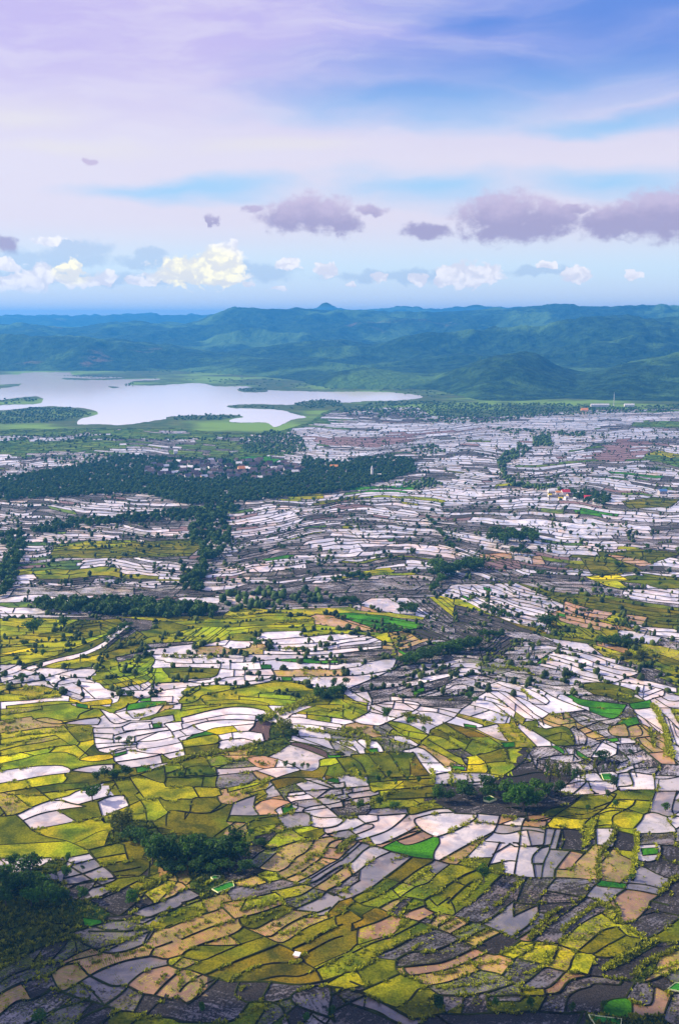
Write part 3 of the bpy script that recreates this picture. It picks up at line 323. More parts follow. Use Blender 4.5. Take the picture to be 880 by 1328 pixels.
FAR_RIDGE = [(-300,417),(0,416),(30,413),(60,414),(100,415),(150,412),(200,411),(230,413),(260,413),(300,416),(400,407),(410,405),(418,400),(424,398),(430,400),(438,405),(450,406),(480,404),(520,402),(560,404),(600,402),(650,403),(690,404),(760,406),(880,406),(1200,404)]
MID_RIDGE = [(-300,430),(0,428),(40,427),(80,430),(120,428),(150,424),(200,423),(240,426),(270,420),(290,411),(310,404),(335,405),(355,407),(400,407),(450,408),(520,410),(560,411),(600,409),(660,405),(700,401),(730,399),(760,401),(800,403),(840,402),(880,404),(1200,400)]
NEAR_RIDGE = [(-300,450),(0,448),(60,443),(110,440),(150,446),(200,455),(280,462),(340,458),(400,452),(440,452),(480,455),(520,448),(560,441),(600,434),(640,437),(680,436),(720,430),(760,424),(800,423),(840,428),(880,430),(1200,420)]
FORE_HILL = [(-300,520),(300,520),(380,497),(420,484),(460,475),(500,478),(540,484),(580,480),(610,472),(640,466),(660,465),(685,472),(710,482),(740,488),(770,484),(800,476),(840,470),(880,466),(1200,455)]
import bpy, math, random, colorsys
import numpy as np
from mathutils import Vector, Matrix, noise, geometry
random.seed(7); RNG = np.random.default_rng(11)
R = math.radians
sc = bpy.context.scene
COL = sc.collection

# ------------------------------------------------------------------ camera
H, F, W, HT, HOR = 300.0, 1424.0, 880.0, 1328.0, 412.0
PITCH = math.atan((HT/2-HOR)/F)
CP, SP = math.cos(PITCH), math.sin(PITCH)
cd = bpy.data.cameras.new('camera'); cam = bpy.data.objects.new('camera', cd); COL.objects.link(cam)
cam.location = (0, 0, H); cam.rotation_euler = (R(90)-PITCH, 0, 0)
cd.sensor_fit = 'VERTICAL'; cd.angle_y = 2*math.atan(HT/2/F); cd.clip_start = 1; cd.clip_end = 200000
sc.camera = cam

def ray(x, y):
    a, b = (x-W/2)/F, (HT/2-y)/F
    return Vector((a, CP+b*SP, -SP+b*CP))
def ground(x, y, z=0.0):
    d = ray(x, y); t = (H-z)/max(1e-4, -d.z)
    return Vector((d.x*t, d.y*t, z))
def ground_np(P, z=0.0):
    P = np.asarray(P, float); a = (P[:,0]-W/2)/F; b = (HT/2-P[:,1])/F
    dy = CP+b*SP; dz = np.minimum(-SP+b*CP, -1e-4); t = (H-z)/-dz
    return np.stack([a*t, dy*t, np.full(len(P), z)], 1)
def ppm(x, y):                       # photo pixels per metre at that place on the ground
    g = ground(x, y); return F/(g-Vector((0, 0, H))).length
def tag(o, label=None, cat=None, group=None, kind=None):
    if label: o['label'] = label
    if cat: o['category'] = cat
    if group: o['group'] = group
    if kind: o['kind'] = kind
    return o

# ------------------------------------------------------------------ materials
class NT:
    def __init__(s, tree): s.t = tree; s.n = tree.nodes; s.l = tree.links
    def new(s, typ, **kw):
        nd = s.n.new(typ)
        for k, v in kw.items():
            if k == 'ins':
                for i, val in v.items(): s.put(nd, i, val)
            else: setattr(nd, k, v)
        return nd
    def put(s, nd, i, val):
        if val is None: return
        if hasattr(val, 'is_output'): s.l.new(val, nd.inputs[i])
        else: nd.inputs[i].default_value = val
    def math(s, op, a, b=None, c=None, clamp=False):
        nd = s.new('ShaderNodeMath', operation=op, use_clamp=clamp)
        s.put(nd, 0, a); s.put(nd, 1, b); s.put(nd, 2, c); return nd.outputs[0]
    def vec(s, op, a, b=None):
        nd = s.new('ShaderNodeVectorMath', operation=op); s.put(nd, 0, a)
        if b is not None: s.put(nd, 1, b)
        return nd.outputs['Value'] if op in ('LENGTH', 'DOT_PRODUCT', 'DISTANCE') else nd.outputs[0]
    def mix(s, f, a, b, blend='MIX'):
        nd = s.new('ShaderNodeMix', data_type='RGBA', blend_type=blend)
        s.put(nd, 0, f); s.put(nd, 6, a); s.put(nd, 7, b); return nd.outputs[2]
    def step(s, v, lo, hi, a=0.0, b=1.0):
        nd = s.new('ShaderNodeMapRange', interpolation_type='SMOOTHSTEP')
        for i, q in enumerate((v, lo, hi, a, b)): s.put(nd, i, q)
        return nd.outputs[0]
    def noise(s, vec, scale, detail=3, rough=.55, dist=0.0):
        nd = s.new('ShaderNodeTexNoise'); s.put(nd, 'Vector', vec)
        s.put(nd, 'Scale', scale); s.put(nd, 'Detail', detail); s.put(nd, 'Roughness', rough); s.put(nd, 'Distortion', dist)
        return nd.outputs['Fac']
    def attr(s, name): return s.new('ShaderNodeAttribute', attribute_name=name)
def c4(c): return (*c, 1.0)
def material(name):
    m = bpy.data.materials.new(name); m.use_nodes = True
    m.node_tree.nodes.clear(); t = NT(m.node_tree)
    out = t.new('ShaderNodeOutputMaterial'); b = t.new('ShaderNodeBsdfPrincipled')
    t.l.new(b.outputs[0], out.inputs[0]); return m, t, b, out

def mat_field():
    m, t, b, out = material('paddy')
    geo = t.new('ShaderNodeNewGeometry').outputs['Position']
    uv = t.new('ShaderNodeUVMap', uv_map='UVMap').outputs[0]
    mud, wat, crop, par = (t.attr(n).outputs['Color'] for n in ('mud', 'wat', 'crop', 'par'))
    sp = t.new('ShaderNodeSeparateColor'); t.l.new(par, sp.inputs[0]); wet, cov, row = sp.outputs
    n1 = t.noise(geo, .8, 6, .68, .5)                     # puddles
    st = t.vec('MULTIPLY', uv, (.06, .5, 1.0)); n1b = t.noise(st, 1.0, 4, .6)   # streaks along the plot
    n1c = t.noise(t.vec('MULTIPLY', geo, (.030, .075, 1)), 1.0, 5, .6, .4)
    pud = t.math('ADD', t.math('ADD', t.math('MULTIPLY', n1, .42), t.math('MULTIPLY', n1b, .26)), t.math('MULTIPLY', n1c, .32))
    thr = t.math('MULTIPLY_ADD', wet, -.34, .67)
    wm = t.step(pud, t.math('SUBTRACT', thr, .05), t.math('ADD', thr, .05))
    fine = t.noise(geo, 1.6, 3, .6)
    mudv = t.mix(1.0, mud, t.mix(t.step(fine, .3, .7), (.45, .45, .45, 1), (1.7, 1.65, 1.6, 1)), 'MULTIPLY')
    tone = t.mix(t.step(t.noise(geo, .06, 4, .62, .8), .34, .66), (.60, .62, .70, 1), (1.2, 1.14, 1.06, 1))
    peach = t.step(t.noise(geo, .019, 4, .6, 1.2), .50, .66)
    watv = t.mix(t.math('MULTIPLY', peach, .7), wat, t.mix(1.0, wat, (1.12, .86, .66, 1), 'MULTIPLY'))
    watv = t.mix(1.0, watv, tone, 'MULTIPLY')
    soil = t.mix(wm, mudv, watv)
    # planted rows
    wv = t.new('ShaderNodeTexWave', wave_type='BANDS', bands_direction='X', wave_profile='SIN')
    t.put(wv, 'Vector', uv); t.put(wv, 'Scale', .31); t.put(wv, 'Distortion', 2.5); t.put(wv, 'Detail', 1.0)
    n2 = t.noise(geo, .13, 4, .62, .3); n3 = t.noise(geo, .9, 3, .6)
    cm = t.math('ADD', t.math('ADD', t.math('MULTIPLY', n2, .55), t.math('MULTIPLY', n3, .45)),
                t.math('MULTIPLY', t.math('MULTIPLY', t.math('SUBTRACT', wv.outputs['Fac'], .5), .16), row))
    cth = t.math('MULTIPLY_ADD', cov, -.5, .75)
    cmask = t.step(cm, t.math('SUBTRACT', cth, .05), t.math('ADD', cth, .05))
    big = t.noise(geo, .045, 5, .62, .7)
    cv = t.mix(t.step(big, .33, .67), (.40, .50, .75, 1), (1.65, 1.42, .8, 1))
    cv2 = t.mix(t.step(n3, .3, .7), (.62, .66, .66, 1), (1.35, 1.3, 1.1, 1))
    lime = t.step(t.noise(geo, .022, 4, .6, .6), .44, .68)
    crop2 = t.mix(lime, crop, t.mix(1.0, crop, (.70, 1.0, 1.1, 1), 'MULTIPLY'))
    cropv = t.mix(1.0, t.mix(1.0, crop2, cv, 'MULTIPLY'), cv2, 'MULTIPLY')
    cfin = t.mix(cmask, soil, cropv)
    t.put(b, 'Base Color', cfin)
    wet_only = t.math('MULTIPLY', wm, t.math('SUBTRACT', 1.0, cmask))
    t.put(b, 'Roughness', t.math('MULTIPLY_ADD', wet_only, -.66, .80))
    t.put(b, 'Specular IOR Level', t.math('MULTIPLY_ADD', wet_only, .50, .04))
    bp = t.new('ShaderNodeBump'); t.put(bp, 'Strength', .5); t.put(bp, 'Distance', .25)
    t.put(bp, 'Height', t.math('ADD', t.math('MULTIPLY', cmask, n3), t.math('MULTIPLY', t.math('SUBTRACT', 1.0, wm), fine)))
    t.l.new(bp.outputs[0], b.inputs['Normal'])
    return m
def mat_noise(name, c0, c1, scale=.5, rough=.9, spec=.2, detail=4, bump=0, c2=None, s2=.02, lo=.35, hi=.65, rnd=0):
    m, t, b, out = material(name)
    geo = t.new('ShaderNodeNewGeometry').outputs['Position']
    n = t.noise(geo, scale, detail, .6)
    col = t.mix(t.step(n, lo, hi), c4(c0), c4(c1))
    if c2: col = t.mix(t.step(t.noise(geo, s2, 4, .6), .45, .62), col, c4(c2))
    if rnd:
        oi = t.new('ShaderNodeObjectInfo').outputs['Random']
        col = t.mix(1.0, col, t.mix(oi, (1-rnd, 1-rnd, 1-rnd, 1), (1+rnd, 1+rnd*.8, 1, 1)), 'MULTIPLY')
    t.put(b, 'Base Color', col); t.put(b, 'Roughness', rough); t.put(b, 'Specular IOR Level', spec)
    if bump:
        bp = t.new('ShaderNodeBump'); t.put(bp, 'Strength', .7); t.put(bp, 'Distance', bump); t.put(bp, 'Height', n)
        t.l.new(bp.outputs[0], b.inputs['Normal'])
    return m
def mat_leaf(name, c0, c1, attr='tone', rnd=.3):
    m, t, b, out = material(name)
    f = t.attr(attr).outputs['Fac']
    col = t.mix(f, c4(c0), c4(c1))
    if rnd:
        oi = t.new('ShaderNodeObjectInfo').outputs['Random']
        col = t.mix(1.0, col, t.mix(oi, (1-rnd, 1-rnd, 1, 1), (1+rnd, 1+rnd*.9, .8, 1)), 'MULTIPLY')
    t.put(b, 'Base Color', col); t.put(b, 'Roughness', .75); t.put(b, 'Specular IOR Level', .25)
    tr = t.new('ShaderNodeBsdfTranslucent'); t.put(tr, 'Color', t.mix(1.0, col, (1.3, 1.5, .6, 1), 'MULTIPLY'))
    mx = t.new('ShaderNodeMixShader'); t.put(mx, 0, .28); t.l.new(b.outputs[0], mx.inputs[1]); t.l.new(tr.outputs[0], mx.inputs[2])
    t.l.new(mx.outputs[0], out.inputs[0]); return m
def mat_plain(name, c, rough=.7):
    return mat_noise(name, [q*.82 for q in c], [min(1, q*1.12) for q in c], 1.2, rough, .3)

# ------------------------------------------------------------------ mesh helpers
def mesh_obj(name, V, Fc, mat, parent=None, smooth=False, attrs=None):
    me = bpy.data.meshes.new(name)
    if isinstance(V, np.ndarray): V = V.reshape(-1, 3)
    if isinstance(Fc, np.ndarray):
        nf, k = Fc.shape
        me.vertices.add(len(V)); me.vertices.foreach_set('co', np.asarray(V, np.float32).ravel())
        me.loops.add(nf*k); me.loops.foreach_set('vertex_index', Fc.astype(np.int32).ravel())
        me.polygons.add(nf); me.polygons.foreach_set('loop_start', np.arange(0, nf*k, k, dtype=np.int32))
        me.update(calc_edges=True)
    else:
        me.from_pydata([tuple(v) for v in V], [], Fc)
    me.materials.append(mat)
    if attrs:
        for an, (dom, arr) in attrs.items():
            arr = np.asarray(arr, np.float32)
            if arr.ndim == 1:
                a = me.attributes.new(an, 'FLOAT', dom); a.data.foreach_set('value', arr)
            else:
                a = me.attributes.new(an, 'FLOAT_COLOR', dom); a.data.foreach_set('color', arr.ravel())
    if smooth: me.polygons.foreach_set('use_smooth', [True]*len(me.polygons))
    me.update(); me.validate()
    o = bpy.data.objects.new(name, me); COL.objects.link(o)
    if parent: o.parent = parent
    return o
def empty(name, loc=(0, 0, 0)):
    o = bpy.data.objects.new(name, None); o.location = loc; o.empty_display_size = .1; COL.objects.link(o); return o
def pip(x, y, poly):
    c = False; n = len(poly); j = n-1
    for i in range(n):
        xi, yi = poly[i]; xj, yj = poly[j]
        if (yi > y) != (yj > y) and x < (xj-xi)*(y-yi)/(yj-yi)+xi: c = not c
        j = i
    return c
def interp(tab, x):
    return float(np.interp(x, [p[0] for p in tab], [p[1] for p in tab]))
def smooth(pts, step=5.0):
    if len(pts) < 3:
        out = []
        for a, b in zip(pts[:-1], pts[1:]):
            n = max(1, int(math.dist(a, b)/12))
            out += [(a[0]+(b[0]-a[0])*i/n, a[1]+(b[1]-a[1])*i/n) for i in range(n)]
        return out+[pts[-1]]
    out = []; P = [pts[0]]+list(pts)+[pts[-1]]
    for i in range(1, len(P)-2):
        p0, p1, p2, p3 = P[i-1:i+3]; n = max(2, int(math.dist(p1, p2)/step))
        for k in range(n):
            s = k/n; s2, s3 = s*s, s*s*s
            out.append(tuple(.5*(2*p1[q]+(p2[q]-p0[q])*s+(2*p0[q]-5*p1[q]+4*p2[q]-p3[q])*s2+(3*p1[q]-p0[q]-3*p2[q]+p3[q])*s3) for q in (0, 1)))
    out.append(pts[-1]); return out

# ------------------------------------------------------------------ survey -> lines
def parse(txt, sheet):
    x0, y0, s = sheet[:3]
    res = []
    for chunk in txt.replace('\n', '|').split('|'):
        toks = chunk.split()
        if not toks: continue
        flag = toks[-1] if toks[-1].isalpha() else ''
        pts = [tuple(float(q) for q in tk.split(',')) for tk in toks if ',' in tk]
        res.append(([(x0+a/s, y0+b/s) for a, b in pts], flag))
    return res
def clip_runs(pts, box):
    runs, cur = [], []
    for p in pts:
        if box[0] <= p[0] <= box[2] and box[1] <= p[1] <= box[3]: cur.append(p)
        else:
            if len(cur) > 1: runs.append(cur)
            cur = []
    if len(cur) > 1: runs.append(cur)
    return runs
BND = [(-400, 803), (0, 802), (150, 800), (290, 799), (300, 789), (460, 786), (480, 776), (570, 774), (585, 758), (640, 757), (770, 752), (880, 752), (1300, 752)]
TOP = [(-400, 562), (0, 558), (90, 556), (230, 556), (290, 562), (350, 563), (400, 548), (420, 534), (470, 530), (540, 528), (560, 540), (640, 541), (700, 537), (760, 532), (880, 530), (1300, 528)]
def in_survey(x, y): return -6 < x < 886 and y > interp(BND, x)
LINES, SEEDS, PROWS = [], [], []
for sh in SHEETS:
    box = sh[3]
    for pts, fl in parse(sh[4], sh):
        for run in clip_runs(smooth(pts), box): LINES.append(run)
    for tk in sh[5].replace('\n', '').split(';'):
        xy, ty = tk.split(); a, b = xy.split(',')
        p = (sh[0]+float(a)/sh[2], sh[1]+float(b)/sh[2])
        if box[0]-2 <= p[0] <= box[2]+2 and box[1]-2 <= p[1] <= box[3]+2: SEEDS.append((p[0], p[1], ty))
    for pts, fl in parse(sh[6], sh): PROWS.append((smooth(pts, 4), fl))
# join loose ends: to a neighbouring end across a sheet edge, else to the nearest bank
flat, own = [], []
for i, l in enumerate(LINES):
    for p in l: flat.append(p); own.append(i)
flat = np.array(flat); own = np.array(own)
ends = [(i, e) for i in range(len(LINES)) for e in (0, -1)]
EP = np.array([LINES[i][e] for i, e in ends])
moved = set()
for a, (i, e) in enumerate(ends):
    if a in moved: continue
    d = np.hypot(EP[:,0]-EP[a,0], (EP[:,1]-EP[a,1])*1.2); d[a] = 99
    for q, (j, f) in enumerate(ends):
        if j == i: d[q] = 99
    b = int(np.argmin(d))
    if d[b] < 5.5 and b not in moved:
        m = tuple((EP[a]+EP[b])/2); j, f = ends[b]
        LINES[i][e] = m; LINES[j][f] = m; moved |= {a, b}
flat = np.array([p for l in LINES for p in l]); own = np.array([i for i, l in enumerate(LINES) for p in l])
SA = np.array([l[k] for l in LINES for k in range(len(l)-1)]); SB = np.array([l[k+1] for l in LINES for k in range(len(l)-1)]); SO = np.array([i for i, l in enumerate(LINES) for k in range(len(l)-1)])
def seg_near(p, i):                      # nearest point on another bank
    ab = SB-SA; tq = np.clip(((p-SA)*ab).sum(1)/((ab**2).sum(1)+1e-9), 0, 1); c = SA+ab*tq[:,None]
    d = np.hypot(*(c-p).T); d[SO == i] = 99; k = int(np.argmin(d)); return d[k], c[k]
def shoot(p, v, i, far):                 # first bank met when the end is carried on in its own direction
    e = SB-SA; den = v[0]*e[:,1]-v[1]*e[:,0]; den = np.where(np.abs(den) < 1e-9, 1e-9, den); w = SA-p
    tt = (w[:,0]*e[:,1]-w[:,1]*e[:,0])/den; uu = (w[:,0]*v[1]-w[:,1]*v[0])/den
    tt = np.where((uu >= -.02) & (uu <= 1.02) & (tt > .05) & (SO != i), tt, 1e9); k = int(np.argmin(tt)); return tt[k]
def put(l, e, q):
    if e == 0: l.insert(0, tuple(q))
    else: l.append(tuple(q))
for a, (i, e) in enumerate(ends):
    l = LINES[i]; p = np.array(l[e]); k = np.array(l[1] if e == 0 else l[-2]); v = p-k; v = v/(np.linalg.norm(v)+1e-9)
    d, c = seg_near(p, i)
    if a in moved:
        if .02 < d < 6: put(l, e, c+(c-p)/(d+1e-9)*.4)
        continue
    ts = shoot(p, v, i, 18)
    if d < 3.5: put(l, e, c+(c-p)/(d+1e-9)*.5)
    elif ts < 17: put(l, e, p+v*(ts+.5))
    elif d < 11: put(l, e, c+(c-p)/(d+1e-9)*.5)
    elif p[0] < 12 or p[0] > 868 or p[1] > 1310: put(l, e, p+v*22)
PLOTS = [([(757,748),(798,744),(816,753),(801,754),(815,760),(808,765),(785,760)],'z'),([(803,755),(830,757),(838,763),(816,765)],'d'),
([(430,796),(455,795),(500,799),(550,810),(545,815),(500,821),(470,810),(440,800)],'e'),([(752,724),(785,720),(825,736),(832,741),(785,746),(766,744)],'o'),
([(791,717),(819,713),(863,715),(880,719),(846,730),(832,724),(802,720)],'o'),([(785,719),(802,721),(832,726),(846,732),(832,735),(800,727)],'k'),
([(62,724),(70,712),(150,705),(215,701),(262,699),(265,707),(245,722),(190,723),(120,724)],'o'),([(68,707),(110,702),(160,701),(165,710),(110,713),(70,712)],'y'),
([(625,729),(672,727),(676,738),(628,740)],'m'),([(805,650),(850,645),(880,648),(870,657),(815,660)],'o'),([(620,719),(662,717),(664,725),(622,727)],'k'),
([(688,722),(700,720),(707,732),(690,733)],'k'),([(735,775),(780,771),(815,778),(888,790),(888,797),(850,800),(800,789),(745,783)],'o')]
for poly, ty in PLOTS: LINES.append(poly+[poly[0]])
NEAR_N = len(LINES)
# the mosaic beyond the surveyed sheets: terrace lines following the lie of the land
def off(x, t):
    w = min(1, max(0, (t-560)/120.0))
    nz = 4.5*noise.noise(Vector((x/55, t/20, 12)))*min(1, (t-520)/60)
    o = 5*math.sin(x/95+t/60)+2.2*math.sin(x/37+t/23+1)
    o += w*4*math.sin(x/60-t/40+2)
    sg = 1/(1+math.exp(-(x-575)/32.0))
    o += sg*max(0, x-520)*.10*min(1, max(0, (t-650)/60))
    o += sg*9*math.exp(-((x-690)/90)**2)*math.exp(-((t-600)/30)**2)
    o -= (1-sg)*max(0, min(x, 600)-280)*.03*w
    return o+nz
levels, t = [], 522.0
while t < 1470:
    levels.append(t); q = (t-HOR)/1000.0
    t += (0.5+q*8.6*(1 if t < 760 else 2.2))*random.uniform(.65, 1.4)
def lvl(k, x):
    gp = levels[min(k+1, len(levels)-1)]-levels[min(k, len(levels)-2)]
    return levels[k]+off(x, levels[k])+gp*.55*noise.noise(Vector((x/21, k*.37, 3)))+gp*.6*noise.noise(Vector((x/60, k*.2, 8)))
def farok(x, y): return not in_survey(x, y) and y > interp(TOP, x)-1
for k in range(len(levels)):
    cur = []
    for x in np.arange(-330, 1211, 9.0):
        y = lvl(k, x)
        if farok(x, y) and noise.noise(Vector((x/45, k*1.7, 6))) > -.50: cur.append((x, y))
        else:
            if len(cur) > 1: LINES.append(cur)
            cur = []
    if len(cur) > 1: LINES.append(cur)
    if k+1 < len(levels):
        gap = levels[k+1]-levels[k]; x = -330+random.uniform(0, 30)
        while x < 1210:
            dx = random.uniform(-2.2, 2.2)*gap
            a, b = (x, lvl(k, x)-.05), (x+dx, lvl(k+1, x+dx)+.05)
            if farok(*a) and farok(*b): LINES.append([a, b])
            x += random.uniform(4, 24)*(.8+gap*.33)
bl = [(x, interp(BND, x)+.2) for x in range(-8, 890, 8)]; LINES.append(bl)
for x in (-7, 887): LINES.append([(x, y) for y in range(760, 1470, 14)])

# ------------------------------------------------------------------ plots
STEIN = []
for gx in np.arange(-2, 884, 8.0):
    for gy in np.arange(760, 1335, 6.5):
        x, y = gx+random.uniform(-2.5, 2.5), gy+random.uniform(-2, 2)
        if in_survey(x, y): STEIN.append(Vector((x, y)))
SX = np.array([(s_[0], s_[1]) for s_ in SEEDS]); ST = [s_[2] for s_ in SEEDS]
SBIG = np.array([i for i, q in enumerate(ST) if q not in 'ezm'])
def arrange(lines):
    PV, PE = [], []
    for l in lines:
        b = len(PV); PV += [Vector(p) for p in l]; PE += [(b+i, b+i+1) for i in range(len(l)-1)]
    nv, ne, nf, ov, oe, of = geometry.delaunay_2d_cdt(PV+STEIN, PE, [], 0, 1e-4, True)
    V2 = np.array([(v.x, v.y) for v in nv]); T = np.array([f for f in nf if len(f) == 3])
    cons = {tuple(sorted(e)) for e, o in zip(ne, oe) if len(o)}
    par = list(range(len(T)))
    def find(a):
        while par[a] != a: par[a] = par[par[a]]; a = par[a]
        return a
    seen = {}
    for i, tr in enumerate(T.tolist()):
        for k in range(3):
            e = (tr[k], tr[(k+1) % 3]); e = e if e[0] < e[1] else (e[1], e[0])
            if e in cons: continue
            j = seen.get(e)
            if j is None: seen[e] = i
            else:
                ra, rb = find(i), find(j)
                if ra != rb: par[ra] = rb
    roots = np.array([find(i) for i in range(len(T))])
    return V2, T, roots, V2[T].mean(1), V2[T]
def raster(T, tri, cent):               # which triangle covers each survey pixel
    Rm = np.full((1400-740, 920), -1, np.int32)
    lo = np.floor(tri.min(1)).astype(int); hi_ = np.ceil(tri.max(1)).astype(int)
    for i in np.nonzero((cent[:,1] > 742) & (cent[:,1] < 1390) & (cent[:,0] > -12) & (cent[:,0] < 900))[0]:
        x0, y0 = lo[i]; x1, y1 = hi_[i]
        xs, ys = np.meshgrid(np.arange(x0, x1+1), np.arange(y0, y1+1)); a, b, c = tri[i]
        s1 = (b[0]-a[0])*(ys-a[1])-(b[1]-a[1])*(xs-a[0]); s2 = (c[0]-b[0])*(ys-b[1])-(c[1]-b[1])*(xs-b[0]); s3 = (a[0]-c[0])*(ys-c[1])-(a[1]-c[1])*(xs-c[0])
        m = ((s1 >= 0) & (s2 >= 0) & (s3 >= 0)) | ((s1 <= 0) & (s2 <= 0) & (s3 <= 0))
        yy, xx = ys[m]-740, xs[m]+15; q = (yy >= 0) & (yy < Rm.shape[0]) & (xx >= 0) & (xx < Rm.shape[1])
        Rm[yy[q], xx[q]] = i
    return Rm
def look(Rm, x, y):
    i, j = int(round(y))-740, int(round(x))+15
    if 0 <= i < Rm.shape[0] and 0 <= j < Rm.shape[1]:
        v = Rm[i, j]
        if v < 0 and j+1 < Rm.shape[1]: v = Rm[i, j+1]
        return int(v)
    return -1
V2, T, roots, cent, tri = arrange(LINES)
Rm = raster(T, tri, cent)
def dirat(x, y):                         # lie of the nearest bank
    i = int(np.argmin((flat[:,0]-x)**2+((flat[:,1]-y)*1.9)**2)); l = own[i]
    q = flat[own == l]; k = int(np.argmin((q[:,0]-x)**2+(q[:,1]-y)**2)); a, b = q[max(0, k-1)], q[min(len(q)-1, k+1)]
    v = b-a; v = v if v[0] > 0 else -v
    sl = v[1]/max(abs(v[0]), 1e-3); return max(-.6, min(.6, sl))
extra = []
byroot = {}
for k in range(len(SEEDS)):
    i = look(Rm, *SX[k])
    if i >= 0: byroot.setdefault(int(roots[i]), []).append(k)
rootarea = np.bincount(roots, weights=np.abs((tri[:,1,0]-tri[:,0,0])*(tri[:,2,1]-tri[:,0,1])-(tri[:,2,0]-tri[:,0,0])*(tri[:,1,1]-tri[:,0,1]))/2, minlength=len(T))
for r, ks in byroot.items():
    if len(ks) < 2 or len({ST[k] for k in ks}) < 2: continue
    small = [k for k in ks if ST[k] == 'e']
    if len(small) < len(ks):
        for k in small:
            x, y = SX[k]; a = 5+(y-750)*.018; hgt = 1.6+(y-750)*.0075; sl = dirat(x, y)
            q = [(x-a, y-sl*a-hgt), (x+a*.9, y+sl*a-hgt*.9), (x+a, y+sl*a+hgt), (x-a*.8, y-sl*a+hgt*1.1)]; extra.append(q+[q[0]])
        ks = [k for k in ks if k not in small]
    xm, ym = SX[ks].mean(0); sl = float(np.median([dirat(*SX[k]) for k in ks])); an = float(np.interp(ym, [800, 1000, 1150], [3.6, 3.0, 2.0]))
    S = np.stack([SX[ks][:,0], (SX[ks][:,1]-sl*(SX[ks][:,0]-xm))*an], 1)
    for ai in range(len(ks)):
        for bi in range(ai+1, len(ks)):
            if ST[ks[ai]] == ST[ks[bi]]: continue
            m = (S[ai]+S[bi])/2; dv = S[bi]-S[ai]; pn = np.array([-dv[1], dv[0]]); pn /= np.linalg.norm(pn)+1e-9
            cur = []; wv = random.uniform(0, 6)
            for tt in np.arange(-110, 111, 3.0):
                p = m+pn*tt; d = np.hypot(*(S-p).T); dm = d.min()
                bend = dv/np.linalg.norm(dv)*1.6*math.sin(tt/16+wv); q = p+bend
                px = q[0]; py = q[1]/an+sl*(q[0]-xm); i = look(Rm, px, py)
                ok = min(d[ai], d[bi]) <= dm+1e-6 and i >= 0 and roots[i] == r
                if ok: cur.append((px, py))
                if (not ok or tt > 107) and cur:
                    if len(cur) > 1:
                        e0 = np.array(cur[0])-np.array(cur[1]); e1 = np.array(cur[-1])-np.array(cur[-2])
                        cur = [tuple(np.array(cur[0])+e0*1.05)]+cur+[tuple(np.array(cur[-1])+e1*1.05)]; extra.append(cur)
                    cur = []
print('extra banks', len(extra))
LINES[NEAR_N:NEAR_N] = extra; NEAR_N += len(extra)
V2, T, roots, cent, tri = arrange(LINES); Rm = raster(T, tri, cent)
# inner terraces: large plots are divided by banks that run parallel to the nearest surveyed one
Rroot = np.where(Rm >= 0, roots[np.maximum(Rm, 0)], -1)
long_ = [np.array(l) for l in LINES[:NEAR_N-len(extra)] if len(l) > 6 and abs(l[0][0]-l[-1][0]) > 22]
lmid = np.array([[l[:,0].mean(), l[:,1].mean()] for l in long_])
emer = [SX[k] for k in range(len(SEEDS)) if ST[k] in 'em']
sub = []
ids, cnt = np.unique(Rroot[Rroot >= 0], return_counts=True)
for r, n in zip(ids, cnt):
    ys, xs = np.nonzero(Rroot == r); ys = ys+740; xs = xs-15; cy = ys.mean(); cx_ = xs.mean()
    if not in_survey(cx_, cy) or cy < 762: continue
    if any(abs(e[0]-cx_) < 12 and abs(e[1]-cy) < 7 for e in emer): continue
    thr = float(np.interp(cy, [760, 850, 950, 1050, 1200, 1328], [4.2, 6.4, 9.5, 17, 30, 34]))
    colh = n/max(1, len(np.unique(xs)))                     # mean height of the plot
    if colh < thr*1.55: continue
    best, bd = None, 1e9
    for l in long_:
        d = np.min(np.abs(l[:,0]-cx_)*.9+np.abs(l[:,1]-cy)*1.5)
        if d < bd: bd, best = d, l
    l = best if best[0,0] < best[-1,0] else best[::-1]
    s0 = (l[0]-l[min(4, len(l)-1)]); s1 = (l[-1]-l[max(0, len(l)-5)])
    s0 = s0/max(1, abs(s0[0]))*60; s1 = s1/max(1, abs(s1[0]))*60
    if abs(s0[1]) > 45 or abs(s1[1]) > 45: s0[1] = np.clip(s0[1], -45, 45); s1[1] = np.clip(s1[1], -45, 45)
    L = np.concatenate([[l[0]+s0], l, [l[-1]+s1]])
    L = np.array([L[0]+(L[1]-L[0])*q for q in np.linspace(0, 1, 12)[:-1]]+list(L[1:-1])+[L[-2]+(L[-1]-L[-2])*q for q in np.linspace(0, 1, 12)[1:]])
    yl = float(L[np.argmin(np.abs(L[:,0]-cx_)), 1]); k0 = int((ys.min()-60-yl)/thr); k1 = int((ys.max()+60-yl)/thr)+1
    for k in range(k0, k1):
        if k == 0: continue
        dy = thr*(k+random.uniform(-.2, .2)); cur = []
        for q, p in enumerate(L):
            wob = .16*thr*math.sin(p[0]/11+k); i, j = int(round(p[1]+dy+wob))-740, int(round(p[0]))+15
            ok = 0 <= i < Rroot.shape[0] and 0 <= j < Rroot.shape[1] and Rroot[i, j] == r
            if ok: cur.append((p[0], p[1]+dy+wob))
            if (not ok or q == len(L)-1) and cur:
                if len(cur) > 2 and math.dist(cur[0], cur[-1]) > 9:
                    a_ = np.array(cur[0]); b_ = np.array(cur[-1]); va = a_-np.array(cur[1]); vb = b_-np.array(cur[-2])
                    va = va/(np.linalg.norm(va)+1e-6)*3.2; vb = vb/(np.linalg.norm(vb)+1e-6)*3.2; sub.append([tuple(a_+va)]+cur+[tuple(b_+vb)])
                    if len(cur) > 6:
                        m = cur[random.randrange(2, len(cur)-2)]; sub.append([m, (m[0]+random.uniform(-.4, .4)*thr, m[1]+thr*1.05)])
                cur = []
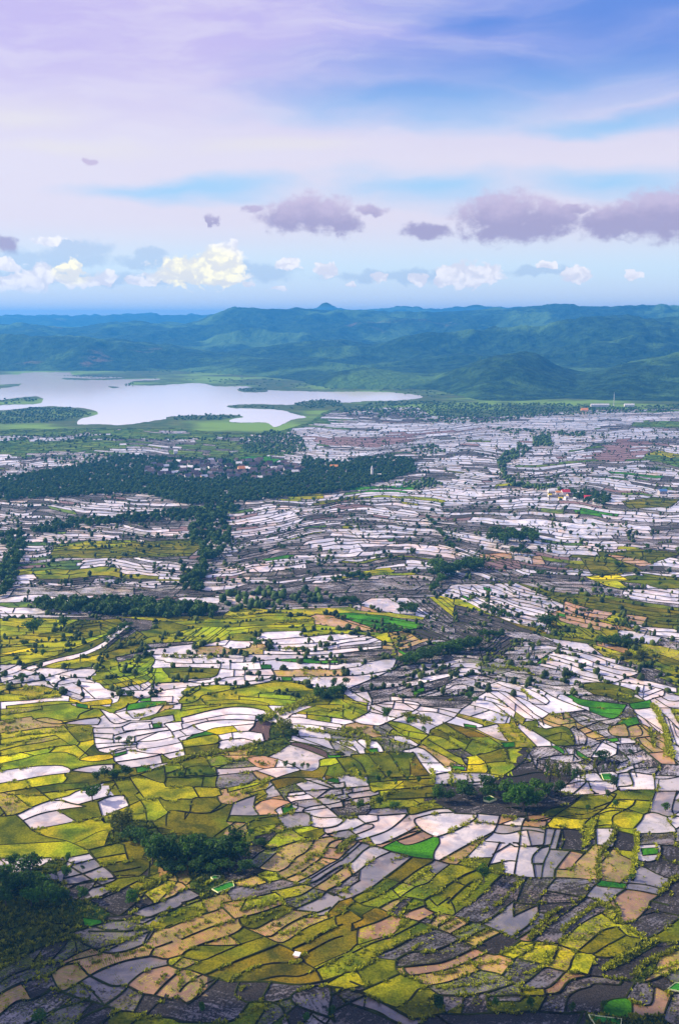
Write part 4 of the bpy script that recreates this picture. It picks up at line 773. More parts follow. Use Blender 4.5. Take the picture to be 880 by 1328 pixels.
print('inner banks', len(sub))
LINES[NEAR_N:NEAR_N] = sub; NEAR_N += len(sub); N_SUB = len(sub)
V2, T, roots, cent, tri = arrange(LINES); Rm = raster(T, tri, cent)
keep = np.array([y > interp(TOP, x) for x, y in cent]) & (cent[:,0] > -330) & (cent[:,0] < 1210)
ar2 = np.abs((tri[:,1,0]-tri[:,0,0])*(tri[:,2,1]-tri[:,0,1])-(tri[:,2,0]-tri[:,0,0])*(tri[:,1,1]-tri[:,0,1]))/2
def nearest(x, y):
    return int(SBIG[np.argmin((SX[SBIG,0]-x)**2+((SX[SBIG,1]-y)*1.9)**2)])
cells = {}
for i in np.nonzero(keep)[0]: cells.setdefault(int(roots[i]), []).append(i)
cell_seeds = {}
for k, (x, y, ty) in enumerate(SEEDS):
    i = look(Rm, x, y)
    if i >= 0: cell_seeds.setdefault(int(roots[i]), []).append(k)
def far_type(x, y):
    for cx, cy, rx, ry, ty in PATCHES[::-1]:
        q = ((x-cx)/rx)**2+((y-cy)/ry)**2+.5*noise.noise(Vector((x/9, y/3, 3)))
        if q < 1: return ty if random.random() < .93 else 'g'
    n = .8*noise.noise(Vector((x/70, y/13, 0)))+.6*noise.noise(Vector((x/25, y/6, 5)))+random.uniform(-.5, .5)
    bias = .22 if (x > 560 and y < 650) else .10
    if y > 800: bias = -.05
    n += bias
    if n > .06: return 'w'
    if n > -.02: return 'l'
    if n > -.16: return 'g'
    q = noise.noise(Vector((x/30, y/7, 21)))
    if q > .22 and random.random() < .6: return random.choice('tGO' if y < 700 else 'GOYt')
    return 'm' if random.random() < .08 else 'd'
TYPE = [None]*len(T); multi = 0
for r, ids in cells.items():
    a = ar2[ids]; c = (cent[ids]*a[:,None]).sum(0)/max(a.sum(), 1e-9)
    if not in_survey(c[0], c[1]):
        x, y = c
        if -6 < x < 886 or y < 760: ty = far_type(x, y)
        else:
            k = nearest(min(870, max(10, x)), min(1320, y)); ty = ST[k] if random.random() < .6 else random.choice('wlgdoyP')
        for i in ids: TYPE[i] = ty
        continue
    ss = cell_seeds.get(r, []); tys = {ST[k] for k in ss}
    if len(tys) == 1: ty = tys.pop()
    elif len(tys) == 0: ty = ST[nearest(*c)]
    else:
        multi += 1
        sub = np.array([SX[k] for k in ss])
        for i in ids:
            q = int(np.argmin((sub[:,0]-cent[i,0])**2+((sub[:,1]-cent[i,1])*1.9)**2)); TYPE[i] = ST[ss[q]]
        continue
    for i in ids: TYPE[i] = ty
for poly, ty in PLOTS:
    bx = (min(p[0] for p in poly), max(p[0] for p in poly), min(p[1] for p in poly), max(p[1] for p in poly))
    for i in np.nonzero((cent[:,0] > bx[0]) & (cent[:,0] < bx[1]) & (cent[:,1] > bx[2]) & (cent[:,1] < bx[3]))[0]:
        if pip(cent[i,0], cent[i,1], poly): TYPE[i] = ty
print('cells', len(cells), 'tris', int(keep.sum()), 'multi-seed', multi)

MUDD, MUDG, MUDP = (.026, .024, .023), (.058, .053, .050), (.15, .080, .036)
WAT, WATL, WATP = (.76, .70, .69), (.255, .235, .235), (.52, .30, .135)
YEL, OLV, BRN, EME, LEM, PAS = (.25, .262, .008), (.108, .116, .005), (.12, .095, .007), (.040, .165, .009), (.50, .42, .008), (.09, .15, .035)
TY = {  # mud, water, crop colour, wet, cover, rows
'w': (MUDG, WAT, OLV, .90, .04, .3), 'l': (MUDG, WATL, OLV, .80, .06, .8), 'g': (MUDD, WATL, OLV, .44, .10, 1.0),
'd': (MUDD, WATL, OLV, .32, .12, .6), 'm': ((.085, .056, .056), WATP, OLV, .12, .03, .3), 'p': (MUDP, WATP, YEL, .80, .12, .9),
'k': (MUDP, WATP, YEL, .62, .34, .5), 'y': (MUDD, WATP, YEL, .35, .92, .5), 'o': (MUDD, WATL, OLV, .1, .97, .3), 'b': (MUDD, WATP, BRN, .1, 1.0, .5),
'e': (MUDD, WATL, EME, .1, 1.0, .3), 'z': (MUDD, WATP, LEM, .1, 1.0, .2), 't': (MUDG, WATL, PAS, .4, .85, .2),
'P': (MUDP, WATP, YEL, .72, .40, 1.6), 'G': (MUDD, WATL, (.13, .17, .015), .50, .38, .8), 'Y': (MUDG, WATP, YEL, .50, .66, 1.0),
'O': (MUDD, WATP, (.15, .16, .008), .2, .9, .5), 'V': ((.03, .030, .016), WATL, (.055, .085, .012), .08, .80, .1)}
FAM = {'w': 'paddy_water', 'l': 'paddy_water', 'g': 'paddy_mud', 'd': 'paddy_mud', 'm': 'paddy_mud', 'p': 'paddy_water', 'P': 'paddy_mud', 'G': 'paddy_mud',
       'k': 'paddy_mud', 'V': 'paddy_mud', 'y': 'rice_crop', 'o': 'rice_crop', 'b': 'rice_crop', 'e': 'rice_crop', 'z': 'rice_crop', 't': 'rice_crop', 'Y': 'rice_crop', 'O': 'rice_crop'}
M_FIELD = mat_field()
G3 = ground_np(V2)
groups = {}
for r, ids in cells.items():
    ids = np.array(ids)
    P = G3[T[ids]].mean(1)[:,:2]; w = ar2[ids]+1e-6; mu = (P*w[:,None]).sum(0)/w.sum()
    D = G3[np.unique(T[ids])][:,:2]-mu; Cv = D.T@D; ev, evec = np.linalg.eigh(Cv+np.eye(2)*1e-6); ax = evec[:,1]; ay = np.array([-ax[1], ax[0]])
    o = RNG.uniform(-200, 200, 2); br = RNG.uniform(.86, 1.14); wbr = RNG.uniform(.80, 1.12); wb = RNG.uniform(-.09, .09); z0 = RNG.uniform(0, .22); cb = RNG.uniform(.78, 1.2); hue = RNG.uniform(-.12, .12)
    for ty in {TYPE[i] for i in ids}:
        sub = np.array([i for i in ids if TYPE[i] == ty])
        g = groups.setdefault(FAM[ty], dict(V=[], uv=[], mud=[], wat=[], crop=[], par=[]))
        mud, wat, crop, wet, cov, row = TY[ty]
        pts = G3[T[sub]].reshape(-1, 3).copy(); pts[:,2] = z0+(.14 if FAM[ty] == 'rice_crop' else 0)
        if ty in 'GPYOkV': cov += RNG.uniform(-.06, .08)
        elif ty in 'wlgp': cov = max(0, cov+RNG.uniform(-.06, .22)); row = 1.3
        g['V'].append(pts); rel = pts[:,:2]-mu+o; g['uv'].append(np.stack([rel@ax, rel@ay], 1))
        n = len(sub)
        if in_survey(cent[sub[0],0], cent[sub[0],1]): shade_k = float(np.interp(cent[sub[0],1], [980, 1060, 1180, 1300], [1, .74, .62, .5]))  # shade over the nearest rows, put into the water colour as a darkening factor
        else: shade_k = 1.0
        wat = tuple(q*(shade_k if ty != 'P' else .5+.5*shade_k) for q in wat)
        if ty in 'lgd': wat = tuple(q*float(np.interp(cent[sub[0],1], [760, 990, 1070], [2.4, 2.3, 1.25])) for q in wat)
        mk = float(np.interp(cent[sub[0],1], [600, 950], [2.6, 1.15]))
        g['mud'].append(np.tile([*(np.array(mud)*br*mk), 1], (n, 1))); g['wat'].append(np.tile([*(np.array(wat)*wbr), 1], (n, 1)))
        cc = np.array(crop)*cb*np.array([1+hue, 1, 1]); g['crop'].append(np.tile([*cc, 1], (n, 1)))
        g['par'].append(np.tile([min(1, max(0, wet+wb)), cov, row, 1], (n, 1)))
for name, g in groups.items():
    V = np.concatenate(g['V']); Fc = np.arange(len(V)).reshape(-1, 3)
    a, b, c = V[Fc[:,0]], V[Fc[:,1]], V[Fc[:,2]]
    fl = ((b[:,0]-a[:,0])*(c[:,1]-a[:,1])-(c[:,0]-a[:,0])*(b[:,1]-a[:,1])) < 0
    idx = Fc.copy(); idx[fl] = Fc[fl][:, ::-1]
    uv = np.concatenate(g['uv'])
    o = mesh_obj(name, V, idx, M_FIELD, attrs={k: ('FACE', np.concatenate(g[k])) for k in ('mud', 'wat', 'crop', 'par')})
    ul = o.data.uv_layers.new(name='UVMap'); ul.data.foreach_set('uv', uv[idx.ravel()].astype(np.float32).ravel())
    tag(o, kind='stuff' if name == 'rice_crop' else 'structure')
    if name == 'rice_crop': tag(o, 'yellow-green and olive rice crop filling the planted paddies', 'rice crop')

# banks
M_BANK = mat_noise('bank_earth', (.012, .010, .007), (.036, .042, .008), .25, .95, .03, 4, lo=.45, hi=.72, c2=(.030, .040, .006), s2=.03)
BV, BF = [], []
for li, l in enumerate(LINES):
    l = [p for p in l if p[1] > interp(TOP, p[0])-1.5]
    if len(l) < 2: continue
    P = ground_np(l); d = np.linalg.norm(P[:,:2], axis=1)
    tg = np.gradient(P[:,:2], axis=0); tg /= np.linalg.norm(tg, axis=1)[:,None]+1e-9; nr = np.stack([-tg[:,1], tg[:,0]], 1)
    far = li >= NEAR_N and not (li >= len(LINES)-3)
    w0 = random.uniform(.5, 1.5) if far else random.uniform(.8, 1.15)
    if li >= len(LINES)-2: w0 = .3
    w = np.interp(d, [420, 620, 900, 1400, 2600], [.52, .44, .36, .38, .52])*w0*(.62 if NEAR_N-N_SUB-len(extra) <= li < NEAR_N else 1); hh = (.38+.25*RNG.random())*(1+d*.0002)
    wob = np.array([noise.noise(Vector((p[0]*.08, p[1]*.08, 1))) for p in P]); w = w*(1+.45*wob)
    b = len(BV)
    for i in range(len(P)):
        x, y = P[i,:2]; nx, ny = nr[i]
        for s, z in ((1.35, -.6), (.8, hh[i]), (-.8, hh[i]), (-1.35, -.6)):
            BV.append((x+nx*w[i]*s, y+ny*w[i]*s, z+(.08*wob[i] if z > 0 else 0)))
    for i in range(len(P)-1):
        a = b+4*i
        for k in range(3): BF.append((a+k, a+k+1, a+k+5, a+k+4))
o = mesh_obj('earth_banks', np.array(BV), np.array(BF), M_BANK); tag(o, kind='structure')

# ------------------------------------------------------------------ ground, lake, hills
M_GROUND = mat_noise('ground', (.035, .075, .02), (.09, .11, .035), .02, .95, .1, 6, c2=(.16, .27, .045), s2=.0022)
xs = np.linspace(-14000, 14000, 25); ys = np.concatenate([np.linspace(-600, 4000, 14), np.linspace(5000, 20000, 16)])
GV = np.array([(x, y, -1.0) for y in ys for x in xs]); n = len(xs)
GF = np.array([(j*n+i, j*n+i+1, (j+1)*n+i+1, (j+1)*n+i) for j in range(len(ys)-1) for i in range(n-1)])
tag(mesh_obj('ground', GV, GF, M_GROUND), kind='structure')
def sheet(name, poly, z, mat, thick=0, wob=0):
    P = smooth([*poly, poly[0]], 3)[:-1]
    if wob: P = [(x+wob*noise.noise(Vector((x/6, y/3, 7))), y+.35*wob*noise.noise(Vector((x/5, y/2, 9)))) for x, y in P]
    Q = ground_np(P, z); m = len(Q)
    tris = geometry.tessellate_polygon([[Vector((*q[:2], 0)) for q in Q]])
    V = [tuple(q) for q in Q]; Fc = [tuple(t) for t in tris]
    out = []
    for f in Fc:
        a, b, c = (Q[i] for i in f)
        out.append(f if (b[0]-a[0])*(c[1]-a[1])-(c[0]-a[0])*(b[1]-a[1]) > 0 else f[::-1])
    if thick:
        V += [(q[0], q[1], z-thick) for q in Q]
        out += [(i, (i+1) % m, m+(i+1) % m, m+i) for i in range(m)]
    return mesh_obj(name, V, out, mat)
m, t, b, out_ = material('lake_water')
geo = t.new('ShaderNodeNewGeometry').outputs['Position']
t.put(b, 'Base Color', t.mix(t.noise(geo, .0018, 3), (.86, .79, .75, 1), (.90, .82, .77, 1))); t.put(b, 'Roughness', .08); t.put(b, 'IOR', 1.33)
bp = t.new('ShaderNodeBump'); t.put(bp, 'Strength', .25); t.put(bp, 'Distance', .6); t.put(bp, 'Height', t.noise(geo, .08, 3)); t.l.new(bp.outputs[0], b.inputs['Normal'])
tag(sheet('lake_water', LAKE, -.55, m, wob=2.2), kind='structure')
M_SHORE = mat_noise('islet_ground', (.03, .06, .02), (.07, .10, .03), .03)
for k, p in enumerate(ISLETS):
    o = sheet('islet', p, .6, M_SHORE, 1.3, wob=1); tag(o, kind='structure')

def ridge_h(tab, D, x):                 # height that lifts the ridge at distance D to the surveyed skyline
    y = interp(tab, x); d = ray(440, y); return H+D*d.z/math.hypot(d.x, d.y)
def fbm(x, y, s, o=5):
    v, a = 0, 1
    for k in range(o):
        v += a*(1-2*abs(noise.noise(Vector((x/s, y/s, k*3.7))))); a *= .5; s *= .5
    return v
SHORE = [(-300, 6350), (230, 6350), (330, 5700), (430, 4750), (560, 4650), (620, 3950), (1200, 3750)]
def hill_z(X, Y):
    u = 440+X/Y*F*CP
    def g(D, w0, w1): return math.exp(-((Y-D)/(w0 if Y < D else w1))**2)
    r1 = ridge_h(FAR_RIDGE, 15500, u)*g(15500, 1700, 3000)
    r2 = ridge_h(MID_RIDGE, 10500, u+30*noise.noise(Vector((Y/900, 0, 0))))*g(10500, 1900, 1600)
    r3 = ridge_h(NEAR_RIDGE, 7300, u+45*noise.noise(Vector((Y/700, 4, 0))))*g(7300, 1250, 1000)
    r4 = ridge_h(FORE_HILL, 5000, u+25*noise.noise(Vector((Y/500, 8, 0))))*g(5000, 640, 620)
    z = max(r1, r2, r3*.98, r4)+.18*min(r3, r4)
    z *= min(1, max(0, (Y-interp(SHORE, u))/650.0))**.7
    if z <= 3: return z-12
    rough = fbm(X, Y, 1000)-.55
    amp = min(1, z/120)
    top = 1-.9*math.exp(-((Y-10500)/420)**2)-.6*math.exp(-((Y-15500)/400)**2)
    z += amp*rough*74*top*(1 if Y > 6000 else .5)
    z += amp*17*(1-2*abs(noise.noise(Vector((X/190, Y/190, 2)))))+amp*4*noise.noise(Vector((X/70, Y/70, 6)))
    return z-6
us = np.linspace(-.52, .52, 430)
dist = np.concatenate([np.geomspace(3300, 6400, 130), np.geomspace(6440, 12500, 150)[0:], np.geomspace(12700, 19500, 40)])
HV = np.array([(u*d, d, max(-8, hill_z(u*d, d))) for d in dist for u in us]); n = len(us)
HF = np.array([(j*n+i, j*n+i+1, (j+1)*n+i+1, (j+1)*n+i) for j in range(len(dist)-1) for i in range(n-1)])
zmax = HV[HF][:,:,2].max(1); HF = HF[zmax > -4]
m, t, b, out_ = material('forest_hills')
geo = t.new('ShaderNodeNewGeometry').outputs['Position']
flat_ = t.vec('MULTIPLY', geo, (1, 1, .3))
n1 = t.noise(flat_, .0016, 5, .6, .4); n2 = t.noise(geo, .02, 5, .65); n3 = t.noise(flat_, .0009, 4, .6, 1.0)
c = t.mix(t.step(n2, .35, .65), (.006, .022, .010, 1), (.030, .070, .020, 1))
c = t.mix(t.step(n1, .50, .62), c, (.075, .15, .035, 1))
c = t.mix(t.math('MULTIPLY', t.step(n3, .62, .70), t.step(n2, .38, .6)), c, (.16, .10, .05, 1))
t.put(b, 'Base Color', c); t.put(b, 'Roughness', .95); t.put(b, 'Specular IOR Level', .1)
bp = t.new('ShaderNodeBump'); t.put(bp, 'Strength', 1.0); t.put(bp, 'Distance', 30); t.put(bp, 'Height', n2); t.l.new(bp.outputs[0], b.inputs['Normal'])
tag(mesh_obj('hills', HV, HF, m, smooth=True), kind='structure')

# ------------------------------------------------------------------ vegetation
LEAF_D = mat_leaf('leaf_dark', (.006, .020, .004), (.085, .19, .012))
LEAF_G = mat_leaf('leaf_green', (.012, .05, .006), (.09, .22, .012))
LEAF_Y = mat_leaf('leaf_olive', (.03, .045, .006), (.22, .24, .014))
LEAF_P = mat_leaf('leaf_plants', (.012, .026, .004), (.42, .43, .010), rnd=0)
BARK = mat_noise('bark', (.06, .05, .04), (.16, .13, .10), 3)
def leaf_cloud(blobs, nleaf, size, rs, flatten=.8):
    Vs, Fs, tn = [], [], []
    for (cx, cy, cz, r) in blobs:
        k = int(nleaf*(r/.3)**2)+12
        d = rs.normal(size=(k, 3)); d /= np.linalg.norm(d, axis=1)[:,None]
        rad = r*(.55+.5*rs.random(k)**.5)
        c = np.array([cx, cy, cz])+d*rad[:,None]*np.array([1, 1, flatten])
        a = rs.normal(size=(k, 3)); a /= np.linalg.norm(a, axis=1)[:,None]
        bvec = np.cross(a, d+.6*rs.normal(size=(k, 3))); bvec /= np.linalg.norm(bvec, axis=1)[:,None]+1e-9
        s = (size*(.6+.9*rs.random(k)))[:,None]
        q = np.stack([c-a*s, c+bvec*s*.6, c+a*s, c-bvec*s*.6], 1)
        base = sum(len(v) for v in Vs)
        Vs.append(q.reshape(-1, 3)); Fs.append(np.arange(4*k).reshape(-1, 4)+base)
        tn.append(np.clip(rs.random(k)*.7+.3*rs.random(), 0, 1))
    return np.concatenate(Vs), np.concatenate(Fs), np.concatenate(tn)
def tube(p, q, r0, r1, k=6):
    p, q = Vector(p), Vector(q); z = (q-p).normalized(); x = z.orthogonal().normalized(); y = z.cross(x)
    V = [tuple(c+(x*math.cos(2*math.pi*i/k)+y*math.sin(2*math.pi*i/k))*r) for c, r in ((p, r0), (q, r1)) for i in range(k)]
    return V, [(i, (i+1) % k, k+(i+1) % k, k+i) for i in range(k)]
def join(parts):
    V, Fc = [], []
    for v, f in parts:
        b = len(V); V += list(v); Fc += [tuple(b+i for i in q) for q in f]
    return V, Fc
def proto_broad(seed, leaf, n=9, name='broadleaf_tree'):
    rs = np.random.default_rng(seed); rnd = random.Random(seed)
    e = empty(name)
    blobs = [(0, 0, .62, .30)]
    for i in range(n):
        a = i*2.4+rnd.uniform(-.5, .5); rr = rnd.uniform(.12, .36); z = rnd.uniform(.34, .84)
        blobs.append((math.cos(a)*rr, math.sin(a)*rr, z, rnd.uniform(.13, .22)))
    V, Fc, tn = leaf_cloud(blobs, 190, .046, rs)
    mesh_obj('crown', V, Fc, leaf, e, attrs={'tone': ('FACE', tn)})
    parts = [tube((0, 0, -.02), (0, 0, .5), .035, .022)]
    for i in range(4):
        a = i*1.6+rnd.random(); parts.append(tube((0, 0, .25+.05*i), (math.cos(a)*.25, math.sin(a)*.25, .6), .018, .007, 5))
    mesh_obj('trunk', *join(parts), BARK, e)
    return e
def proto_slender(seed, leaf):
    rs = np.random.default_rng(seed); rnd = random.Random(seed); e = empty('slender_tree')
    blobs = [(rnd.uniform(-.2, .2), rnd.uniform(-.2, .2), .5+.1*i, rnd.uniform(.10, .2)) for i in range(5)]
    V, Fc, tn = leaf_cloud(blobs, 60, .06, rs, .55)
    mesh_obj('crown', V, Fc, leaf, e, attrs={'tone': ('FACE', tn)})
    mesh_obj('trunk', *join([tube((0, 0, -.02), (.04, .02, .55), .035, .028), tube((.04, .02, .55), (0, 0, .95), .028, .012), tube((.04, .02, .5), (.2, .1, .65), .015, .008)]), BARK, e)
    return e
def proto_palm(seed, leaf):
    rnd = random.Random(seed); e = empty('palm_tree')
    top = (.06, .03, .74)
    mesh_obj('trunk', *join([tube((0, 0, -.02), (.02, 0, .4), .035, .026), tube((.02, 0, .4), top, .026, .02)]), BARK, e)
    for i in range(10):
        a = i*.63+rnd.uniform(-.15, .15); L = rnd.uniform(.38, .5); up = rnd.uniform(.05, .28)
        V, Fc = [], []
        for k in range(5):
            s = k/4; r = L*s; z = top[2]+up*math.sin(s*1.6)*1.2-.42*s*s*(1-up); w = .075*(1-.75*s)*(0.4 if k == 0 else 1)
            cx, cy = top[0]+math.cos(a)*r, top[1]+math.sin(a)*r
            V += [(cx-math.sin(a)*w, cy+math.cos(a)*w, z-.03), (cx, cy, z), (cx+math.sin(a)*w, cy-math.cos(a)*w, z-.03)]
        for k in range(4):
            for q in (0, 1): Fc.append((3*k+q, 3*k+q+1, 3*k+q+4, 3*k+q+3))
        mesh_obj('frond', V, Fc, leaf, e, attrs={'tone': ('FACE', np.full(len(Fc), rnd.random()))})
    return e
PROTO = {'b': [proto_broad(s, LEAF_D, n) for s, n in ((1, 9), (2, 7), (3, 11), (4, 8), (5, 10))],
         'bush': [proto_broad(s, LEAF_D, 6, 'bush') for s in (21, 22, 23)],
         'g': [proto_broad(s, LEAF_G, 12) for s in (6, 7)], 'y': [proto_broad(s, LEAF_Y, 11) for s in (8, 9)],
         'p': [proto_palm(s, LEAF_D) for s in (31, 32)], 's': [proto_slender(s, LEAF_Y) for s in (41, 42)]+[proto_slender(43, LEAF_D)]}
def copy_tree(o, loc, parent=None):
    c = o.copy(); COL.objects.link(c)
    for ch in o.children:
        d = ch.copy(); COL.objects.link(d); d.parent = c
    c.location = loc; return c
CATS = {'b': 'tree', 'g': 'tree', 'y': 'tree', 'p': 'palm tree', 's': 'tree', 'bush': 'bush'}
def plant(px, py, hpx, wpx, kind, label, group=None, smin=0):
    g = ground(px, py); s = ppm(px, py)
    hm = max(1.6, hpx/s/math.cos(math.atan2(H, g.length))*.95); wm = max(1.4, wpx/s)*1.12
    key = 'bush' if (kind == 'b' and hm < 5.5) else kind
    o = copy_tree(random.choice(PROTO[key]), (g.x, g.y, .1)); o.scale = (wm, wm, hm); o.rotation_euler.z = random.uniform(0, 6.28)
    return tag(o, label, CATS[key], group)
for px, py, h, w, k, lab in TREES: plant(px, py, h, w, k, lab)
ORD = ['first', 'second', 'third', 'fourth', 'fifth', 'sixth', 'seventh', 'last']
for k, lab, n, (x0, y0, x1, y1), jit, h, w, grp in ROWS:
    xs_ = sorted(x0+(x1-x0)*(i+.5)/n+random.uniform(-1, 1)*(abs(x1-x0)/n*.35) for i in range(n))
    for i, x in enumerate(xs_):
        y = y0+(y1-y0)*(x-x0)/(x1-x0)+random.uniform(-jit, jit)*.7
        if n <= 8:
            word = 'leftmost' if i == 0 else 'rightmost' if i == n-1 else ORD[i]+' from the left'
            plant(x, y, h*random.uniform(.72, 1.2), w*random.uniform(.75, 1.2), k, word+' of the '+grp, grp)
        else: plant(x, y, h*random.uniform(.72, 1.2), w*random.uniform(.75, 1.2), k, 'one of the '+grp, grp)
for x, y in SCATTER[:150]:
    sz = random.uniform(3.5, 6.5)*(1+(y-600)/500)
    plant(x+random.uniform(-1.5, 1.5), y, sz, sz*random.uniform(.7, 1.1), 'b', 'small dark tree dotted in the flooded middle plain', 'small trees scattered over the flooded middle plain')
for lst in PROTO.values():
    for o in lst:
        for ch in list(o.children): bpy.data.objects.remove(ch)
        bpy.data.objects.remove(o)

# plants along the banks and over the weedy plots
tp, ts, tt = [], [], []
def add_tuft(x, y, s, tone):
    g = ground(x, y); tp.append((g.x, g.y, .15)); ts.append(s); tt.append(tone)
for pts, fl in PROWS:
    strong = fl == 's'
    base = random.uniform(.2, .9)
    for (a, b) in zip(pts[:-1], pts[1:]):
        L = math.dist(a, b)
        for _ in range(max(1, int(L*(2.3 if strong else 1.5)))):
            s = random.random(); w = 2.6 if strong else 2.2
            x = a[0]+(b[0]-a[0])*s+random.gauss(0, w*.6); y = a[1]+(b[1]-a[1])*s+random.gauss(0, w*.5)
            if noise.noise(Vector((x/7, y/5, 1))) < (-.42 if strong else -.12): continue
            m = 1/ppm(x, y)
            add_tuft(x, y, random.uniform(1.0, 2.4)*(1.35 if strong else 1)*max(.36, m)*1.45, min(1, max(.15, .2+.8*base+random.uniform(-.3, .3))))
DENS = {'P': .030, 'G': .034, 'Y': .040, 'O': .030, 'V': .04, 'k': .01, 'l': .004, 'g': .008, 'p': .004}
for i in np.nonzero(keep)[0]:
    ty = TYPE[i]
    if ty not in DENS or cent[i,1] < 770: continue
    n = RNG.poisson(DENS[ty]*ar2[i]*1.8)
    for _ in range(n):
        u, v = RNG.random(2)
        if u+v > 1: u, v = 1-u, 1-v
        p = tri[i][0]+(tri[i][1]-tri[i][0])*u+(tri[i][2]-tri[i][0])*v
        if noise.noise(Vector((p[0]/12, p[1]/8, 4))) < .02 and ty != 'V': continue
        if ty == 'V': add_tuft(p[0], p[1], random.uniform(.8, 2.4), random.uniform(.02, .4))
        else: add_tuft(p[0], p[1], random.uniform(.5, 1.2), random.uniform(.2, 1))
for li in range(NEAR_N):
    l = LINES[li]; ph = random.uniform(0, 50)
    for (a, b) in zip(l[:-1], l[1:]):
        if a[1] < 905: continue
        L = math.dist(a, b)
        for _ in range(max(1, int(L*1.1))):
            s = random.random(); x = a[0]+(b[0]-a[0])*s; y = a[1]+(b[1]-a[1])*s
            if noise.noise(Vector((x/22, y/14, ph))) < .30+max(0, (1030-a[1])/130)*.2: continue
            add_tuft(x+random.gauss(0, 1.0), y+random.gauss(.8, .9), random.uniform(.6, 1.5)*1.2, random.uniform(.15, .95))
def tufts(P, S, Tn, name, mat, per=9):
    n = len(P); P, S, Tn = np.array(P), np.array(S), np.array(Tn)
    c = np.repeat(P, per, 0); s = np.repeat(S, per)
    a = RNG.uniform(0, 2*math.pi, n*per); lean = RNG.uniform(.1, .65, n*per)
    r0 = RNG.uniform(0, .45, n*per)*s
    d = np.stack([np.cos(a), np.sin(a), np.zeros_like(a)], 1); pr = np.stack([-np.sin(a), np.cos(a), np.zeros_like(a)], 1)
    b = c+d*r0[:,None]; hgt = s*RNG.uniform(.45, .95, n*per); wd = s*RNG.uniform(.14, .26, n*per)
    tip = b+d*(lean*s)[:,None]+np.array([0, 0, 1])*hgt[:,None]; mid = b+(tip-b)*.55+np.array([0, 0, .12])*s[:,None]
    V = np.stack([b, mid-pr*wd[:,None], tip, mid+pr*wd[:,None]], 1).reshape(-1, 3)
    return mesh_obj(name, V, np.arange(len(V)).reshape(-1, 4), mat, attrs={'tone': ('FACE', np.clip(np.repeat(Tn, per)+RNG.uniform(-.15, .15, n*per), 0, 1))})
o = tufts(tp, ts, tt, 'bank_vegetation', LEAF_P); tag(o, 'bright yellow-green plants growing in strips along the paddy banks', 'bank plants', kind='stuff')
print('tufts', len(tp))

# far tree belts: too many to count
def ico(level=1):
    import bmesh
    bm = bmesh.new(); bmesh.ops.create_icosphere(bm, subdivisions=level, radius=1); bm.verts.ensure_lookup_table()
    V = np.array([v.co[:] for v in bm.verts]); Fc = np.array([[v.index for v in f.verts] for f in bm.faces]); bm.free(); return V, Fc
IV, IF = ico(2)
rsf = np.random.default_rng(3)
LT = [leaf_cloud([(0, 0, 0, .75), (.35, .2, .1, .5), (-.3, -.2, -.1, .5), (0, -.1, .35, .5)], 9, .30, rsf, .9) for _ in range(4)]
lv, lf, lt_, nl = [], [], [], 0
fv, ff, ft = [], [], []
nb = 0
for poly, sp, hm, dens in BELTS:
    xs_ = [p[0] for p in poly]; ys_ = [p[1] for p in poly]
    y = min(ys_)
    while y < max(ys_):
        dy = sp*.42; x = min(xs_)+random.uniform(0, sp)
        while x < max(xs_):
            xx, yy = x+random.uniform(-sp, sp)*.5, y+random.uniform(-dy, dy)*.6
            if pip(xx, yy, poly) and random.random() < dens*.72 and noise.noise(Vector((xx/12, yy/5, 8))) > -.22-.22*dens:
                g = ground(xx, yy); r = max(hm*.40, sp*.50/ppm(xx, yy))*random.uniform(.7, 1.3); hh = hm*random.uniform(.55, 1.1)
                if hm >= 9:
                    v, f_, t_ = random.choice(LT); v = v*np.array([r, r, hh*.5])+np.array([g.x, g.y, hh*.52]); lv.append(v); lf.append(f_+nl); nl += len(v); lt_.append(np.clip(t_*.7+.5*random.random()-.1, 0, 1)); x += sp; continue
                jitter = 1+RNG.uniform(-.3, .3, len(IV)); a = random.uniform(0, 6.28)
                v = IV*jitter[:,None]*np.array([r, r, hh*.5]); v = np.stack([v[:,0]*math.cos(a)-v[:,1]*math.sin(a), v[:,0]*math.sin(a)+v[:,1]*math.cos(a), v[:,2]], 1)
                fv.append(v+np.array([g.x, g.y, hh*.52])); ff.append(IF+nb*len(IV)); tn = random.random(); ft.append(np.clip(tn+RNG.uniform(-.3, .3, len(IF)), 0, 1)); nb += 1
            x += sp
        y += dy
LEAF_F = mat_leaf('leaf_far', (.016, .042, .010), (.095, .17, .026), rnd=0)
o = mesh_obj('distant_woodland', np.concatenate(fv), np.concatenate(ff), LEAF_F, attrs={'tone': ('FACE', np.concatenate(ft))})
tag(o, 'dark green belts of distant woodland around the village, shore and hill foot', 'woodland', kind='stuff'); print('far trees', nb)
o = mesh_obj('woodland_belt', np.concatenate(lv), np.concatenate(lf), LEAF_F, attrs={'tone': ('FACE', np.concatenate(lt_))})
tag(o, 'belts of dark trees dividing the flooded plain around the village', 'woodland', kind='stuff')

